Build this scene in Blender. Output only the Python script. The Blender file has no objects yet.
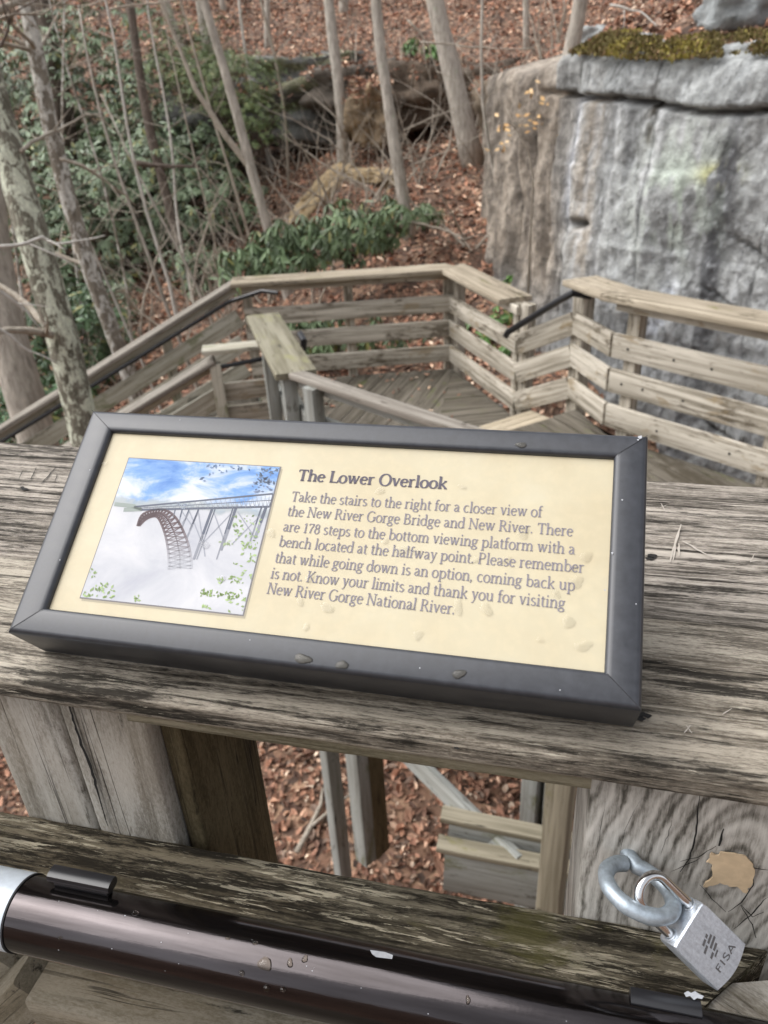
import bpy, math, random
import numpy as np
from mathutils import Vector, Matrix, noise
random.seed(7)
C = bpy.context.scene.collection
PI = math.pi
# ---------------------------------------------------------------- camera
F = 769.0
CZ = 1.39
R = Matrix(((0.97288243, -0.07109985, 0.22010129), (0.22645353, 0.48656908, -0.84378275), (-0.04710166, 0.87074413, 0.48947532)))
CAM = Vector((0, 0, CZ))
def ray(px, py): return R @ Vector(((px-384)/F, -(py-512)/F, -1.0))
def at_z(px, py, z):
    d = ray(px, py); return CAM + d*((z-CZ)/d.z)
def at_y(px, py, y):
    d = ray(px, py); return CAM + d*(y/d.y)
def at_d(px, py, D):
    d = ray(px, py); return CAM + d*(D/math.hypot(d.x, d.y))
def at_plane(px, py, p, n):
    d = ray(px, py); n = Vector(n); return CAM + d*((Vector(p)-CAM).dot(n)/d.dot(n))
cd = bpy.data.cameras.new('camera'); cam = bpy.data.objects.new('camera', cd); C.objects.link(cam)
cam.matrix_world = Matrix.Translation(CAM) @ R.to_4x4()
cd.sensor_fit = 'VERTICAL'; cd.sensor_height = 7.59; cd.sensor_width = 5.69; cd.lens = 7.59*F/1024
cd.clip_start = 0.02; cd.clip_end = 1000
cd.dof.use_dof = True; cd.dof.focus_distance = 0.52; cd.dof.aperture_fstop = 2.7
sc = bpy.context.scene; sc.camera = cam
# ---------------------------------------------------------------- materials
class NT:
    def __init__(s, name):
        s.m = bpy.data.materials.new(name); s.m.use_nodes = True; s.t = s.m.node_tree
        s.b = s.t.nodes['Principled BSDF']; s.out = s.t.nodes['Material Output']
        s._tc = None
    def n(s, typ, **kw):
        nd = s.t.nodes.new(typ)
        for k, v in kw.items(): setattr(nd, k, v)
        return nd
    def link(s, a, b): s.t.links.new(a, b)
    def set(s, sock, v):
        if isinstance(v, bpy.types.NodeSocket): s.link(v, sock)
        elif isinstance(v, (tuple, list)) and len(v) == 3 and sock.type == 'RGBA': sock.default_value = (*v, 1)
        else: sock.default_value = v
    def P(s, **kw):
        for k, v in kw.items(): s.set(s.b.inputs[k.replace('_', ' ')], v)
    def coord(s, rnd=True):
        if s._tc: return s._tc
        tc = s.n('ShaderNodeTexCoord').outputs['Object']
        if rnd:
            oi = s.n('ShaderNodeObjectInfo'); m = s.n('ShaderNodeVectorMath', operation='MULTIPLY_ADD')
            cx = s.n('ShaderNodeCombineXYZ')
            for i in range(3): s.link(oi.outputs['Random'], cx.inputs[i])
            s.link(cx.outputs[0], m.inputs[0]); m.inputs[1].default_value = (37, 11, 23); s.link(tc, m.inputs[2]); tc = m.outputs[0]
        s._tc = tc; return tc
    def noise(s, sc_=(1, 1, 1), scale=1.0, detail=6, rough=.6, dist=0.0, rnd=True, off=(0, 0, 0), vec=None):
        mp = s.n('ShaderNodeMapping'); s.link(vec or s.coord(rnd), mp.inputs['Vector']); mp.inputs['Scale'].default_value = sc_; mp.inputs['Location'].default_value = off
        nz = s.n('ShaderNodeTexNoise'); s.link(mp.outputs[0], nz.inputs['Vector'])
        nz.inputs['Scale'].default_value = scale; nz.inputs['Detail'].default_value = detail; nz.inputs['Roughness'].default_value = rough; nz.inputs['Distortion'].default_value = dist
        return nz.outputs['Fac']
    def math(s, op, a, b=0.0, c=0.0, clamp=False):
        m = s.n('ShaderNodeMath', operation=op, use_clamp=clamp)
        for i, v in enumerate((a, b, c)):
            s.set(m.inputs[i], v)
        return m.outputs[0]
    def ss(s, v, a, b):   # smoothstep a..b
        m = s.n('ShaderNodeMapRange', interpolation_type='SMOOTHSTEP'); s.link(v, m.inputs['Value'])
        m.inputs['From Min'].default_value = a; m.inputs['From Max'].default_value = b; return m.outputs['Result']
    def ramp(s, v, stops):
        r = s.n('ShaderNodeValToRGB'); s.link(v, r.inputs['Fac']); e = r.color_ramp.elements
        while len(e) < len(stops): e.new(.5)
        for i, (p, c) in enumerate(stops): e[i].position = p; e[i].color = (*c, 1)
        return r.outputs['Color']
    def mix(s, f, a, b, mode='MIX'):
        m = s.n('ShaderNodeMix', data_type='RGBA', blend_type=mode); s.set(m.inputs[0], f); s.set(m.inputs[6], a); s.set(m.inputs[7], b); return m.outputs[2]
    def bump(s, h, strength=.5, dist=.002, prev=None):
        b = s.n('ShaderNodeBump'); s.link(h, b.inputs['Height']); b.inputs['Strength'].default_value = strength; b.inputs['Distance'].default_value = dist
        if prev: s.link(prev, b.inputs['Normal'])
        s.link(b.outputs[0], s.b.inputs['Normal']); return b.outputs[0]

def wood(name, light, mid, dark, streak=70, dark_amt=.5, dark_col=(.03, .026, .02), moss=0.0, moss_col=(.16, .15, .06), bump=.8, bd=.0022, ax=(1, 1), cnt=1.0, patch=6.0, pale=0.0):
    t = NT(name)
    g1 = t.noise((1.3, streak, streak), 1, 10, .62, .35)
    g2 = t.noise((2.6, streak*3.3, streak*3.3), 1, 8, .68, .2)
    band = t.noise((.7, 16, 16), 1, 5, .55, .8)
    f = t.math('ADD', t.math('MULTIPLY', g1, .55), t.math('ADD', t.math('MULTIPLY', g2, .25), t.math('MULTIPLY', band, .25)))
    col = t.ramp(f, [(.36, dark), (.47, mid), (.56, light), (.70, tuple(min(1, c*1.18) for c in light))])
    # large tonal variation
    big = t.noise((1.5, 4, 4), 1, 3, .5)
    col = t.mix(t.ss(big, .35, .7), col, t.mix(.5, col, mid), 'MIX')
    # dark weathering: ragged horizontal strokes
    pt = t.noise((patch, patch*2.4, patch*2.4), 1, 6, .65, .4, off=(5, 3, 1))
    st = t.noise((9, streak*1.2, streak*1.2), 1, 9, .72, .5, off=(1, 8, 3))
    dm = t.ss(t.math('ADD', t.math('MULTIPLY', pt, .55), t.math('MULTIPLY', st, .45)), .60-.16*dark_amt, .66-.14*dark_amt)
    col = t.mix(t.math('MULTIPLY', dm, min(1, .65+.3*dark_amt)), col, dark_col)
    if pale > 0:
        p3 = t.noise((14, streak*.9, streak*.9), 1, 9, .75, .6, off=(7, 2, 9))
        col = t.mix(t.math('MULTIPLY', t.ss(p3, .60-.1*pale, .66-.1*pale), .8), col, tuple(min(1, c*1.15) for c in light))
    if moss > 0:
        mm = t.noise((3, 7, 7), 1, 6, .7, .3, off=(2, 9, 4))
        col = t.mix(t.math('MULTIPLY', t.ss(mm, .62-.25*moss, .72-.2*moss), .75), col, moss_col)
    # cracks
    ck = t.noise((1.0, streak*.8, streak*.8), 1, 4, .5, .15, off=(3, 1, 6))
    cm = t.math('SUBTRACT', 1.0, t.ss(t.math('ABSOLUTE', t.math('SUBTRACT', ck, .5)), .0, .012))
    cm = t.math('MULTIPLY', cm, t.ss(t.noise((1.2, 9, 9), 1, 2), .5, .62))
    col = t.mix(t.math('MULTIPLY', cm, .85), col, (.02, .017, .014))
    t.P(Base_Color=col, Roughness=.85, Specular_IOR_Level=.12)
    h = t.math('SUBTRACT', t.math('ADD', f, t.math('MULTIPLY', g2, .3)), t.math('ADD', t.math('MULTIPLY', dm, .10), t.math('MULTIPLY', cm, .5)))
    t.bump(h, bump, bd)
    return t.m
def fgwood(name, light, mid, dark, black=(.016, .014, .011), dens=.5, ax=1.0, fleck=0.0, fcol=(.36, .31, .20), moss=0.0, mcol=(.13, .12, .05), bump=1.0, bd=.0016, warm=0.0):
    t = NT(name)
    A_ = t.noise((30, 560*ax, 560*ax), 1, 7, .8, .25)
    B_ = t.noise((2.8, 84*ax, 84*ax), 1, 10, .64, .9, off=(3, 1, 2))
    Cn = t.noise((1.1, 22, 22), 1, 4, .5, .9, off=(9, 4, 1))
    f = t.math('ADD', t.math('MULTIPLY', A_, .34), t.math('ADD', t.math('MULTIPLY', B_, .54), t.math('MULTIPLY', Cn, .12)))
    gr = t.noise((190, 760*ax**.5, 760*ax**.5), 1, 5, .75, .2, off=(7, 7, 1))
    f = t.math('ADD', t.math('MULTIPLY', t.math('SUBTRACT', f, .5), 2.0), .5)
    f = t.math('ADD', f, t.math('MULTIPLY', t.math('SUBTRACT', gr, .5), .75))
    col = t.ramp(f, [(.18, dark), (.40, mid), (.58, light), (.80, tuple(min(1, c*1.22) for c in light))])
    big = t.noise((3.5, 9, 9), 1, 5, .6, .5, off=(4, 4, 9))
    col = t.mix(t.math('MULTIPLY', t.ss(big, .42, .66), .45), col, mid)
    if warm: col = t.mix(t.math('MULTIPLY', t.ss(t.noise((2, 6, 6), 1, 4, .6, off=(1, 7, 7)), .45, .65), warm), col, (.30, .235, .15))
    dn = t.noise((6.5, 26, 26), 1, 6, .62, .6, off=(5, 3, 1)); st = t.noise((50, 330*ax, 330*ax), 1, 8, .78, .5, off=(1, 8, 3)); sl_ = t.noise((4.5, 150*ax, 150*ax), 1, 8, .7, .4, off=(6, 6, 2))
    m = t.math('ADD', t.math('MULTIPLY', dn, .24), t.math('ADD', t.math('MULTIPLY', st, .34), t.math('MULTIPLY', sl_, .42)))
    m = t.math('ADD', m, t.math('MULTIPLY', t.math('SUBTRACT', gr, .5), .12))
    dm = t.ss(m, .565-.12*dens, .645-.12*dens)
    col = t.mix(t.math('MULTIPLY', dm, .93), col, black)
    if fleck:
        fl = t.noise((30, 400*ax, 400*ax), 1, 7, .74, .3, off=(2, 2, 8)); fd = t.noise((9, 60, 60), 1, 6, .65, .3, off=(8, 1, 5))
        fm = t.ss(t.math('ADD', t.math('MULTIPLY', fl, .6), t.math('MULTIPLY', fd, .4)), .60-.12*fleck, .635-.12*fleck)
        fv = t.noise((20, 60, 60), 1, 4, .6, off=(3, 3, 3))
        col = t.mix(t.math('MULTIPLY', fm, .9), col, t.mix(t.ss(fv, .4, .6), fcol, tuple(c*.6 for c in fcol)))
    if moss:
        mm = t.noise((6, 12, 12), 1, 7, .7, .4, off=(2, 9, 4)); col = t.mix(t.math('MULTIPLY', t.ss(mm, .66-.25*moss, .74-.2*moss), .7), col, mcol)
    ck = t.noise((1.6, 70, 70), 1, 4, .5, .2, off=(3, 1, 6)); cm = t.math('SUBTRACT', 1.0, t.ss(t.math('ABSOLUTE', t.math('SUBTRACT', ck, .5)), .0, .016)); cm = t.math('MULTIPLY', cm, t.ss(t.noise((2, 20, 20), 1, 2), .48, .58))
    col = t.mix(t.math('MULTIPLY', cm, .9), col, (.015, .012, .01))
    t.P(Base_Color=col, Roughness=.85, Specular_IOR_Level=.12)
    h = t.math('SUBTRACT', t.math('MULTIPLY', f, .8), t.math('ADD', t.math('MULTIPLY', dm, .18), t.math('MULTIPLY', cm, .6)))
    t.bump(h, bump, bd); return t.m
LT = (.50, .45, .39)
M = {}
M['cap_wood'] = fgwood('cap_wood', (.43, .385, .33), (.18, .158, .132), (.026, .022, .018), dens=.70)
M['cap_front'] = fgwood('cap_front_wood', (.43, .385, .315), (.165, .143, .115), (.028, .024, .019), dens=.62, fleck=.25, fcol=(.52, .47, .38), warm=.1)
M['ledge'] = fgwood('ledger_wood', (.26, .23, .165), (.17, .15, .10), (.07, .06, .038), dens=.25, warm=.4, moss=.2)
M['rail_wood'] = fgwood('rail_wood', (.14, .122, .088), (.045, .039, .027), (.018, .015, .009), black=(.012, .010, .007), dens=.85, fleck=.54, fcol=(.42, .375, .28), moss=.45, mcol=(.075, .068, .024), warm=.2)
M['post_wood'] = fgwood('post_wood', (.42, .40, .36), (.25, .232, .20), (.095, .082, .062), black=(.07, .06, .045), dens=.16, ax=.45, bump=.7, bd=.001, warm=.25)
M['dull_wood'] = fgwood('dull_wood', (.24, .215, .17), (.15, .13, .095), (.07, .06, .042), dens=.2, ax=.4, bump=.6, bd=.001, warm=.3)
M['far_wood'] = wood('weathered_wood', (.52, .475, .40), (.27, .24, .19), (.07, .055, .038), 34, .42, (.085, .065, .042), moss=.22, moss_col=(.26, .20, .12), bump=.5, bd=.003, patch=2.2)
M['far_cap'] = wood('weathered_cap_wood', (.40, .345, .265), (.22, .185, .135), (.13, .105, .07), 26, .35, (.09, .075, .05), moss=.12, bump=.5, bd=.003, patch=2)
M['stair_wood'] = wood('pale_stair_wood', (.50, .475, .40), (.33, .305, .24), (.13, .11, .08), 28, .3, (.08, .07, .05), moss=.3, moss_col=(.17, .18, .09), bump=.5, bd=.003, patch=2)  # own pale greenish grey of the stair boards
M['moss_wood'] = wood('lichen_covered_wood', (.27, .25, .19), (.17, .155, .11), (.09, .08, .055), 26, .2, moss=.35, moss_col=(.25, .24, .13), bump=.5, bd=.003)
M['deck_wood'] = wood('deck_wood', (.16, .142, .115), (.095, .083, .065), (.055, .046, .034), 22, .4, (.06, .05, .035), moss=.22, moss_col=(.11, .12, .05), bump=.5, bd=.003, patch=1.5)
M['step_wood'] = wood('step_wood', (.48, .41, .31), (.33, .28, .20), (.15, .125, .09), 22, .3, (.10, .085, .06), bump=.5, bd=.003, patch=2)
M['timber'] = wood('support_timber', (.30, .31, .29), (.21, .21, .19), (.11, .105, .09), 28, .2, (.07, .06, .045), moss=.25, moss_col=(.13, .13, .07), bump=.5, bd=.002)
M['tread'] = wood('tread_wood', (.29, .26, .195), (.18, .16, .115), (.07, .06, .042), 28, .3, (.08, .07, .05), moss=.2, bump=.5, bd=.002)

def knot_wood():
    t = NT('knotty_post_wood'); c = t.coord(False)
    # object origin sits at the knot; face lies in local XZ
    wob = t.noise((9, 9, 9), 1, 4, .55, .4, rnd=False)
    sp = t.n('ShaderNodeSeparateXYZ'); t.link(c, sp.inputs[0])
    x = t.math('ADD', sp.outputs[0], t.math('MULTIPLY', t.math('SUBTRACT', wob, .5), .024)); z = sp.outputs[2]
    xx = t.math('ADD', x, t.math('MULTIPLY', z, -.12))
    r = t.math('SQRT', t.math('ADD', t.math('MULTIPLY', xx, xx), t.math('MULTIPLY', t.math('MULTIPLY', z, z), .15)))
    r = t.math('ADD', r, t.math('MULTIPLY', t.math('SUBTRACT', t.noise((20, 20, 20), 1, 3, .5, .5, rnd=False), .5), .006))
    g = t.math('SINE', t.math('MULTIPLY', r, 1150)); g2 = t.math('SINE', t.math('MULTIPLY', r, 470))
    st = t.math('ADD', t.math('MULTIPLY', t.noise((340, 340, 30), 1, 9, .78, .12, rnd=False), .72), t.math('MULTIPLY', t.noise((700, 700, 220), 1, 5, .75, .1, rnd=False), .28))
    big = t.noise((16, 16, 8), 1, 4, .6, .3, rnd=False)
    f = t.math('ADD', t.math('MULTIPLY', g, .040), t.math('ADD', t.math('MULTIPLY', g2, .055), t.math('ADD', t.math('MULTIPLY', st, .62), t.math('MULTIPLY', big, .38))))
    col = t.ramp(f, [(.37, (.085, .078, .065)), (.44, (.26, .245, .215)), (.51, (.44, .42, .38)), (.62, (.60, .58, .53))])
    t.P(Base_Color=col, Roughness=.8, Specular_IOR_Level=.3); t.bump(f, .7, .0014); return t.m
M['knot'] = knot_wood()
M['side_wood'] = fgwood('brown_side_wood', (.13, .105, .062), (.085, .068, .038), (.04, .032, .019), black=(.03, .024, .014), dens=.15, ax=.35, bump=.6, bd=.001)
M['stair_cap'] = wood('stair_cap_wood', (.29, .265, .23), (.18, .16, .135), (.07, .06, .05), 28, .3, (.06, .05, .04), bump=.5, bd=.003)

def simple(name, col, rough=.5, metal=0.0, var=.0, scale=40, bump=0, bd=.001, coat=0):
    t = NT(name)
    if var:
        nz = t.noise((1, 1, 1), scale, 6, .65, .2)
        c = t.ramp(nz, [(.3, tuple(x*(1-var) for x in col)), (.7, tuple(min(1, x*(1+var)) for x in col))]); t.P(Base_Color=c)
        if bump: t.bump(nz, bump, bd)
        t.P(Roughness=t.math('ADD', t.math('MULTIPLY', nz, .2), rough-.1))
    else: t.P(Base_Color=col, Roughness=rough)
    t.P(Metallic=metal)
    if coat: t.P(Coat_Weight=coat, Coat_Roughness=.08)
    return t.m
M['frame'] = simple('dark_grey_powder_coat', (.030, .032, .038), .34, 0, .24, 130, .12, .0003)
M['joint'] = simple('dark_joint', (.015, .015, .017), .8)
def panel():
    t = NT('cream_panel'); a = t.noise((1, 1, 1), 14, 5, .6, .4, rnd=False); b = t.noise((1, 1, 1), 160, 4, .6, rnd=False)
    c = t.ramp(a, [(.3, (.42, .36, .24)), (.55, (.45, .40, .28)), (.75, (.475, .435, .32))])
    c = t.mix(t.math('MULTIPLY', t.ss(b, .4, .7), .12), c, (.62, .52, .33))
    t.P(Base_Color=c, Roughness=.5, Specular_IOR_Level=.3, Coat_Weight=.06, Coat_Roughness=.15); return t.m
M['panel'] = panel()
M['ink'] = simple('grey_ink', (.215, .20, .22), .85)
M['ink_bold'] = simple('dark_grey_ink', (.12, .11, .13), .85)
def vcol(name, rough=.5, attr='col', nscale=0, amt=.3, bump=0, bd=.01, spec=.4):
    t = NT(name); a = t.n('ShaderNodeAttribute', attribute_name=attr).outputs['Color']
    if nscale:
        nz = t.noise((1, 1, 1), nscale, 8, .7, .2, rnd=False)
        a = t.mix(1.0, a, t.ramp(nz, [(.3, (1-amt,)*3), (.7, (1+amt*.6,)*3)]), 'MULTIPLY')
        if bump: t.bump(nz, bump, bd)
    t.P(Base_Color=a, Roughness=rough, Specular_IOR_Level=spec); return t.m
def picture():   # printed picture: local x,y in 0..1 (object scaled)
    t = NT('printed_photo_ink'); c = t.n('ShaderNodeTexCoord').outputs['Generated']; sp = t.n('ShaderNodeSeparateXYZ'); t.link(c, sp.inputs[0]); y = sp.outputs[1]; x = sp.outputs[0]
    cl = t.noise((3.2, 6.5, 1), 1, 6, .6, .4, vec=c, off=(.6, .2, 0))
    cl = t.math('ADD', cl, t.math('MULTIPLY', t.math('SUBTRACT', .86, y), .35))
    sky = t.ramp(cl, [(.32, (.06, .16, .40)), (.46, (.14, .26, .48)), (.55, (.34, .40, .50)), (.66, (.50, .52, .55))])
    ms = t.noise((2.5, 2.5, 1), 1, 5, .6, .6, vec=c)
    mist = t.ramp(ms, [(.3, (.29, .30, .34)), (.5, (.38, .385, .41)), (.7, (.45, .45, .465))])
    edge = t.math('ADD', y, t.math('MULTIPLY', t.math('SUBTRACT', t.noise((9, 5, 1), 1, 5, .6, vec=c), .5), .12))
    c1 = t.mix(t.ss(edge, .64, .70), mist, sky)
    # pale far hills on the horizon
    hill = t.math('MULTIPLY', t.ss(edge, .635, .66), t.math('SUBTRACT', 1.0, t.ss(edge, .69, .72)))
    c1 = t.mix(t.math('MULTIPLY', hill, .6), c1, (.22, .25, .24))
    t.P(Base_Color=c1, Roughness=.5, Specular_IOR_Level=.3); return t.m
M['picture'] = picture()
M['print'] = vcol('printed_ink', .9, spec=.08)
for k_ in ('ink', 'ink_bold'): M[k_].node_tree.nodes['Principled BSDF'].inputs['Specular IOR Level'].default_value = .08
M['pipe'] = None
def pipe():
    t = NT('brown_black_gloss_paint'); n1 = t.noise((6, 90, 90), 1, 5, .6, rnd=False); n2 = t.noise((1, 1, 1), 220, 3, .6, rnd=False)
    c = t.ramp(n1, [(.3, (.036, .031, .031)), (.7, (.085, .076, .078))])
    t.P(Base_Color=c, Roughness=t.math('ADD', .05, t.math('MULTIPLY', n1, .14)), Metallic=.95, Specular_IOR_Level=.5); t.bump(t.math('ADD', n1, t.math('MULTIPLY', n2, .12)), .22, .001); return t.m
M['pipe'] = pipe()
M['galv'] = simple('galvanised_steel', (.40, .46, .51), .48, .6, .22, 260, .25, .0004)
M['sleeve'] = simple('pale_sleeve', (.60, .66, .72), .4, .25, .08, 200)
M['chrome'] = simple('bright_steel', (.70, .70, .70), .16, 1.0, .1, 60)
M['lock'] = None
def lockm():
    t = NT('brushed_grey_metal'); a = t.noise((350, 60, 350), 1, 6, .7, rnd=False); b = t.noise((1, 1, 1), 500, 4, .7, rnd=False)
    c = t.ramp(t.math('ADD', t.math('MULTIPLY', a, .5), t.math('MULTIPLY', b, .5)), [(.35, (.44, .48, .53)), (.65, (.74, .80, .87))])
    t.P(Base_Color=c, Metallic=.75, Roughness=.42); t.bump(b, .25, .0004); return t.m
M['lock'] = lockm()
M['engrave'] = simple('engraved_dark_metal', (.14, .14, .145), .5, .5)
M['black'] = simple('black_handrail_paint', (.012, .012, .014), .3)
M['chip'] = simple('chipped_pale_coating', (.34, .35, .37), .5, 0, .2, 300)
M['hole'] = simple('dark_wood_hole', (.008, .007, .006), .9)
M['putty'] = simple('bare_tan_wood', (.55, .42, .27), .8, 0, .15, 90, .3, .001)
M['scratch'] = simple('pale_scratch', (.40, .36, .31), .8)
def water():
    t = NT('clear_water'); t.t.nodes.remove(t.b)
    fr = t.n('ShaderNodeFresnel'); fr.inputs['IOR'].default_value = 1.33
    tr = t.n('ShaderNodeBsdfRefraction'); tr.inputs['IOR'].default_value = 1.2; tr.inputs['Roughness'].default_value = 0; tr.inputs['Color'].default_value = (1, 1, 1, 1)
    tp = t.n('ShaderNodeBsdfTransparent'); tp.inputs['Color'].default_value = (.96, .93, .86, 1)
    gl = t.n('ShaderNodeBsdfGlossy'); gl.inputs['Roughness'].default_value = .03
    m = t.n('ShaderNodeMixShader'); t.link(fr.outputs[0], m.inputs[0]); t.link(tp.outputs[0], m.inputs[1]); t.link(gl.outputs[0], m.inputs[2]); t.link(m.outputs[0], t.out.inputs['Surface'])
    t.t.nodes.remove(tr); return t.m
M['water'] = water()
def ground_m():
    t = NT('leaf_litter_soil'); v = t.n('ShaderNodeTexVoronoi'); v.inputs['Scale'].default_value = 16; t.link(t.coord(False), v.inputs['Vector'])
    sp = t.n('ShaderNodeSeparateColor'); t.link(v.outputs['Color'], sp.inputs[0])
    c = t.ramp(sp.outputs[0], [(0, (.035, .02, .013)), (.35, (.09, .05, .032)), (.7, (.18, .10, .062)), (1, (.30, .19, .12))])
    n = t.noise((1, 1, 1), 1.3, 6, .6, rnd=False); c = t.mix(t.math('MULTIPLY', t.ss(n, .45, .65), .6), c, (.06, .035, .022))
    t.P(Base_Color=c, Roughness=.9); t.bump(v.outputs['Distance'], .6, .03); return t.m
M['ground'] = ground_m()
M['leaf_litter'] = vcol('dead_leaves', .7, spec=.2)
M['leaf'] = vcol('evergreen_leaves', .38, spec=.5)
M['cliff'] = vcol('rock_face', .8, nscale=11, amt=.5, bump=.9, bd=.05)
M['rock'] = vcol('grey_rock', .85, nscale=7, amt=.45, bump=.8, bd=.06)
M['mossm'] = vcol('moss', .9, nscale=30, amt=.5, bump=.8, bd=.03)
def bark(name, a, b, lich=0.0, lcol=(.45, .50, .36)):
    t = NT(name); n = t.noise((22, 22, 5), 1, 8, .68, .5); m = t.noise((11, 11, 6), 1, 6, .7, .6, off=(3, 4, 5)); f = t.noise((60, 60, 30), 1, 5, .7)
    c = t.ramp(n, [(.3, a), (.7, b)])
    if lich:
        c = t.mix(t.ss(t.math('ADD', t.math('MULTIPLY', m, .7), t.math('MULTIPLY', f, .3)), .66-.25*lich, .72-.25*lich), c, t.mix(t.ss(f, .4, .6), lcol, tuple(x*.7 for x in lcol)))
    t.P(Base_Color=c, Roughness=.9, Specular_IOR_Level=.2); t.bump(t.math('ADD', n, f), .8, .02); return t.m
M['bark'] = bark('grey_brown_bark', (.22, .195, .165), (.58, .53, .46), .3)
M['bark_pale'] = bark('pale_patched_bark', (.12, .10, .08), (.32, .285, .23), .70, (.74, .72, .66))
M['bark_lichen'] = bark('lichen_bark', (.07, .065, .045), (.27, .25, .20), .72, (.74, .77, .62))
M['bark_dark'] = bark('dark_bark', (.07, .055, .045), (.18, .145, .12), .1)
M['twig'] = bark('twig_bark', (.26, .22, .175), (.48, .43, .36), .2)
M['twig_pale'] = bark('pale_twig_bark', (.42, .40, .36), (.62, .59, .54), .3)
# ---------------------------------------------------------------- mesh helpers
def mesh_obj(name, V, Fc, mat, parent=None, mats=None, fm=None, smooth=True, ang=35, col=None, Mx=None, label=None):
    me = bpy.data.meshes.new(name)
    me.from_pydata([tuple(v) for v in V], [], Fc)
    if mats:
        for m in mats: me.materials.append(m)
        if fm: me.polygons.foreach_set('material_index', fm)
    else: me.materials.append(mat)
    if smooth:
        me.polygons.foreach_set('use_smooth', [True]*len(me.polygons))
        if ang: me.set_sharp_from_angle(angle=math.radians(ang))
    if col is not None:
        at = me.attributes.new('col', 'FLOAT_COLOR', 'POINT')
        a = np.ones((len(V), 4), np.float32); a[:, :3] = np.asarray(col, np.float32); at.data.foreach_set('color', a.ravel())
    o = bpy.data.objects.new(name, me); C.objects.link(o)
    Mx = Mx or Matrix.Identity(4)
    if parent:
        o.parent = parent; W = Matrix.Identity(4); p = parent
        while p: W = p.matrix_basis @ W; p = p.parent
        o.matrix_basis = W.inverted() @ Mx
    else: o.matrix_basis = Mx
    if label: o['label'] = label
    return o
def tag(o, label=None, cat=None, group=None, kind=None):
    if label: o['label'] = label
    if cat: o['category'] = cat
    if group: o['group'] = group
    if kind: o['kind'] = kind
    return o
def thing(name, label, cat, loc, group=None):
    o = bpy.data.objects.new(name, None); C.objects.link(o); o.matrix_basis = Matrix.Translation(Vector(loc)); o.empty_display_size = .1
    return tag(o, label, cat, group)
def frame(p0, xd, zd):   # matrix: local X along xd, Z near zd
    x = Vector(xd).normalized(); y = Vector(zd).cross(x).normalized(); z = x.cross(y)
    m = Matrix((x, y, z)).transposed().to_4x4(); m.translation = Vector(p0); return m
class MB:
    def __init__(s): s.V = []; s.F = []; s.fm = []; s.col = []
    def add(s, V, Fc, mi=0, col=None):
        b = len(s.V); s.V += [Vector(v) for v in V]; s.F += [tuple(b+i for i in f) for f in Fc]; s.fm += [mi]*len(Fc)
        if col is not None: s.col += [col]*len(V)
    def build(s, name, mat, parent=None, **kw):
        if s.col and 'col' not in kw: kw['col'] = s.col
        return mesh_obj(name, s.V, s.F, mat if not isinstance(mat, list) else None, parent, mats=mat if isinstance(mat, list) else None, fm=s.fm if isinstance(mat, list) else None, **kw)
def beam_geo(L, w, h, nx=6, r=.004, ny=1, amp=0.0, seed=0, fr=6.0, s0=(0, 0), s1=(0, 0), nz=1, sag=0):
    """board along +X, mitre shear s=(per y, per z) at both ends"""
    prof = []
    def side(a, b, n):
        for i in range(n): prof.append((a[0]+(b[0]-a[0])*i/n, a[1]+(b[1]-a[1])*i/n))
    W, H = w/2, h/2
    cs = [(-W+r, H), (W-r, H), (W-.3*r, H-.3*r), (W, H-r), (W, -H+r), (W-.3*r, -H+.3*r), (W-r, -H), (-W+r, -H), (-W+.3*r, -H+.3*r), (-W, -H+r), (-W, H-r), (-W+.3*r, H-.3*r)]
    ns = [ny, 1, 1, nz, 1, 1, ny, 1, 1, nz, 1, 1]
    for i in range(12): side(cs[i], cs[(i+1) % 12], ns[i])
    n = len(prof); V = []; Fc = []
    for i in range(nx+1):
        t = i/nx
        for (y, z) in prof:
            x0 = s0[0]*y+s0[1]*z; x1 = L+s1[0]*y+s1[1]*z
            x = x0+(x1-x0)*t
            p = Vector((x, y, z))
            if amp:
                q = noise.noise_vector(Vector((x*fr, y*fr*1.5+seed*7.3, z*fr*1.5+seed)))
                q2 = noise.noise(Vector((x*fr*6, y*70+seed*3.1, z*70)))
                p += Vector((0, q.y*amp, q.z*amp*.7+q2*amp*.55)); 
                if 0 < i < nx: p.y += q2*amp*.3
            V.append(p)
    for i in range(nx):
        for j in range(n):
            a = i*n+j; b = i*n+(j+1) % n; Fc.append((a, b, b+n, a+n))
    Fc.append(tuple(range(n-1, -1, -1))); Fc.append(tuple(range(nx*n, nx*n+n)))
    Fc = [f[::-1] for f in Fc]
    return V, Fc
def board(name, p0, p1, w, h, mat, parent=None, up=(0, 0, 1), label=None, **kw):
    p0, p1 = Vector(p0), Vector(p1)
    V, Fc = beam_geo((p1-p0).length, w, h, **kw)
    return mesh_obj(name, V, Fc, mat, parent, Mx=frame(p0, p1-p0, up), label=label)
def tube_geo(P, Rr, n=12, caps=True, up=None):
    P = [Vector(p) for p in P]; V = []; Fc = []; u = None
    for i, p in enumerate(P):
        t = (P[min(i+1, len(P)-1)]-P[max(i-1, 0)]).normalized()
        if u is None: u = t.orthogonal().normalized()
        u = (u-t*u.dot(t)).normalized(); v = t.cross(u)
        r = Rr[i] if isinstance(Rr, (list, tuple)) else Rr
        for k in range(n):
            a = 2*PI*k/n; V.append(p+(u*math.cos(a)+v*math.sin(a))*r)
    for i in range(len(P)-1):
        for k in range(n):
            a = i*n+k; b = i*n+(k+1) % n; Fc.append((a, b, b+n, a+n))
    if caps: Fc.append(tuple(range(n-1, -1, -1))); Fc.append(tuple(range(len(V)-n, len(V))))
    return V, Fc
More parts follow.
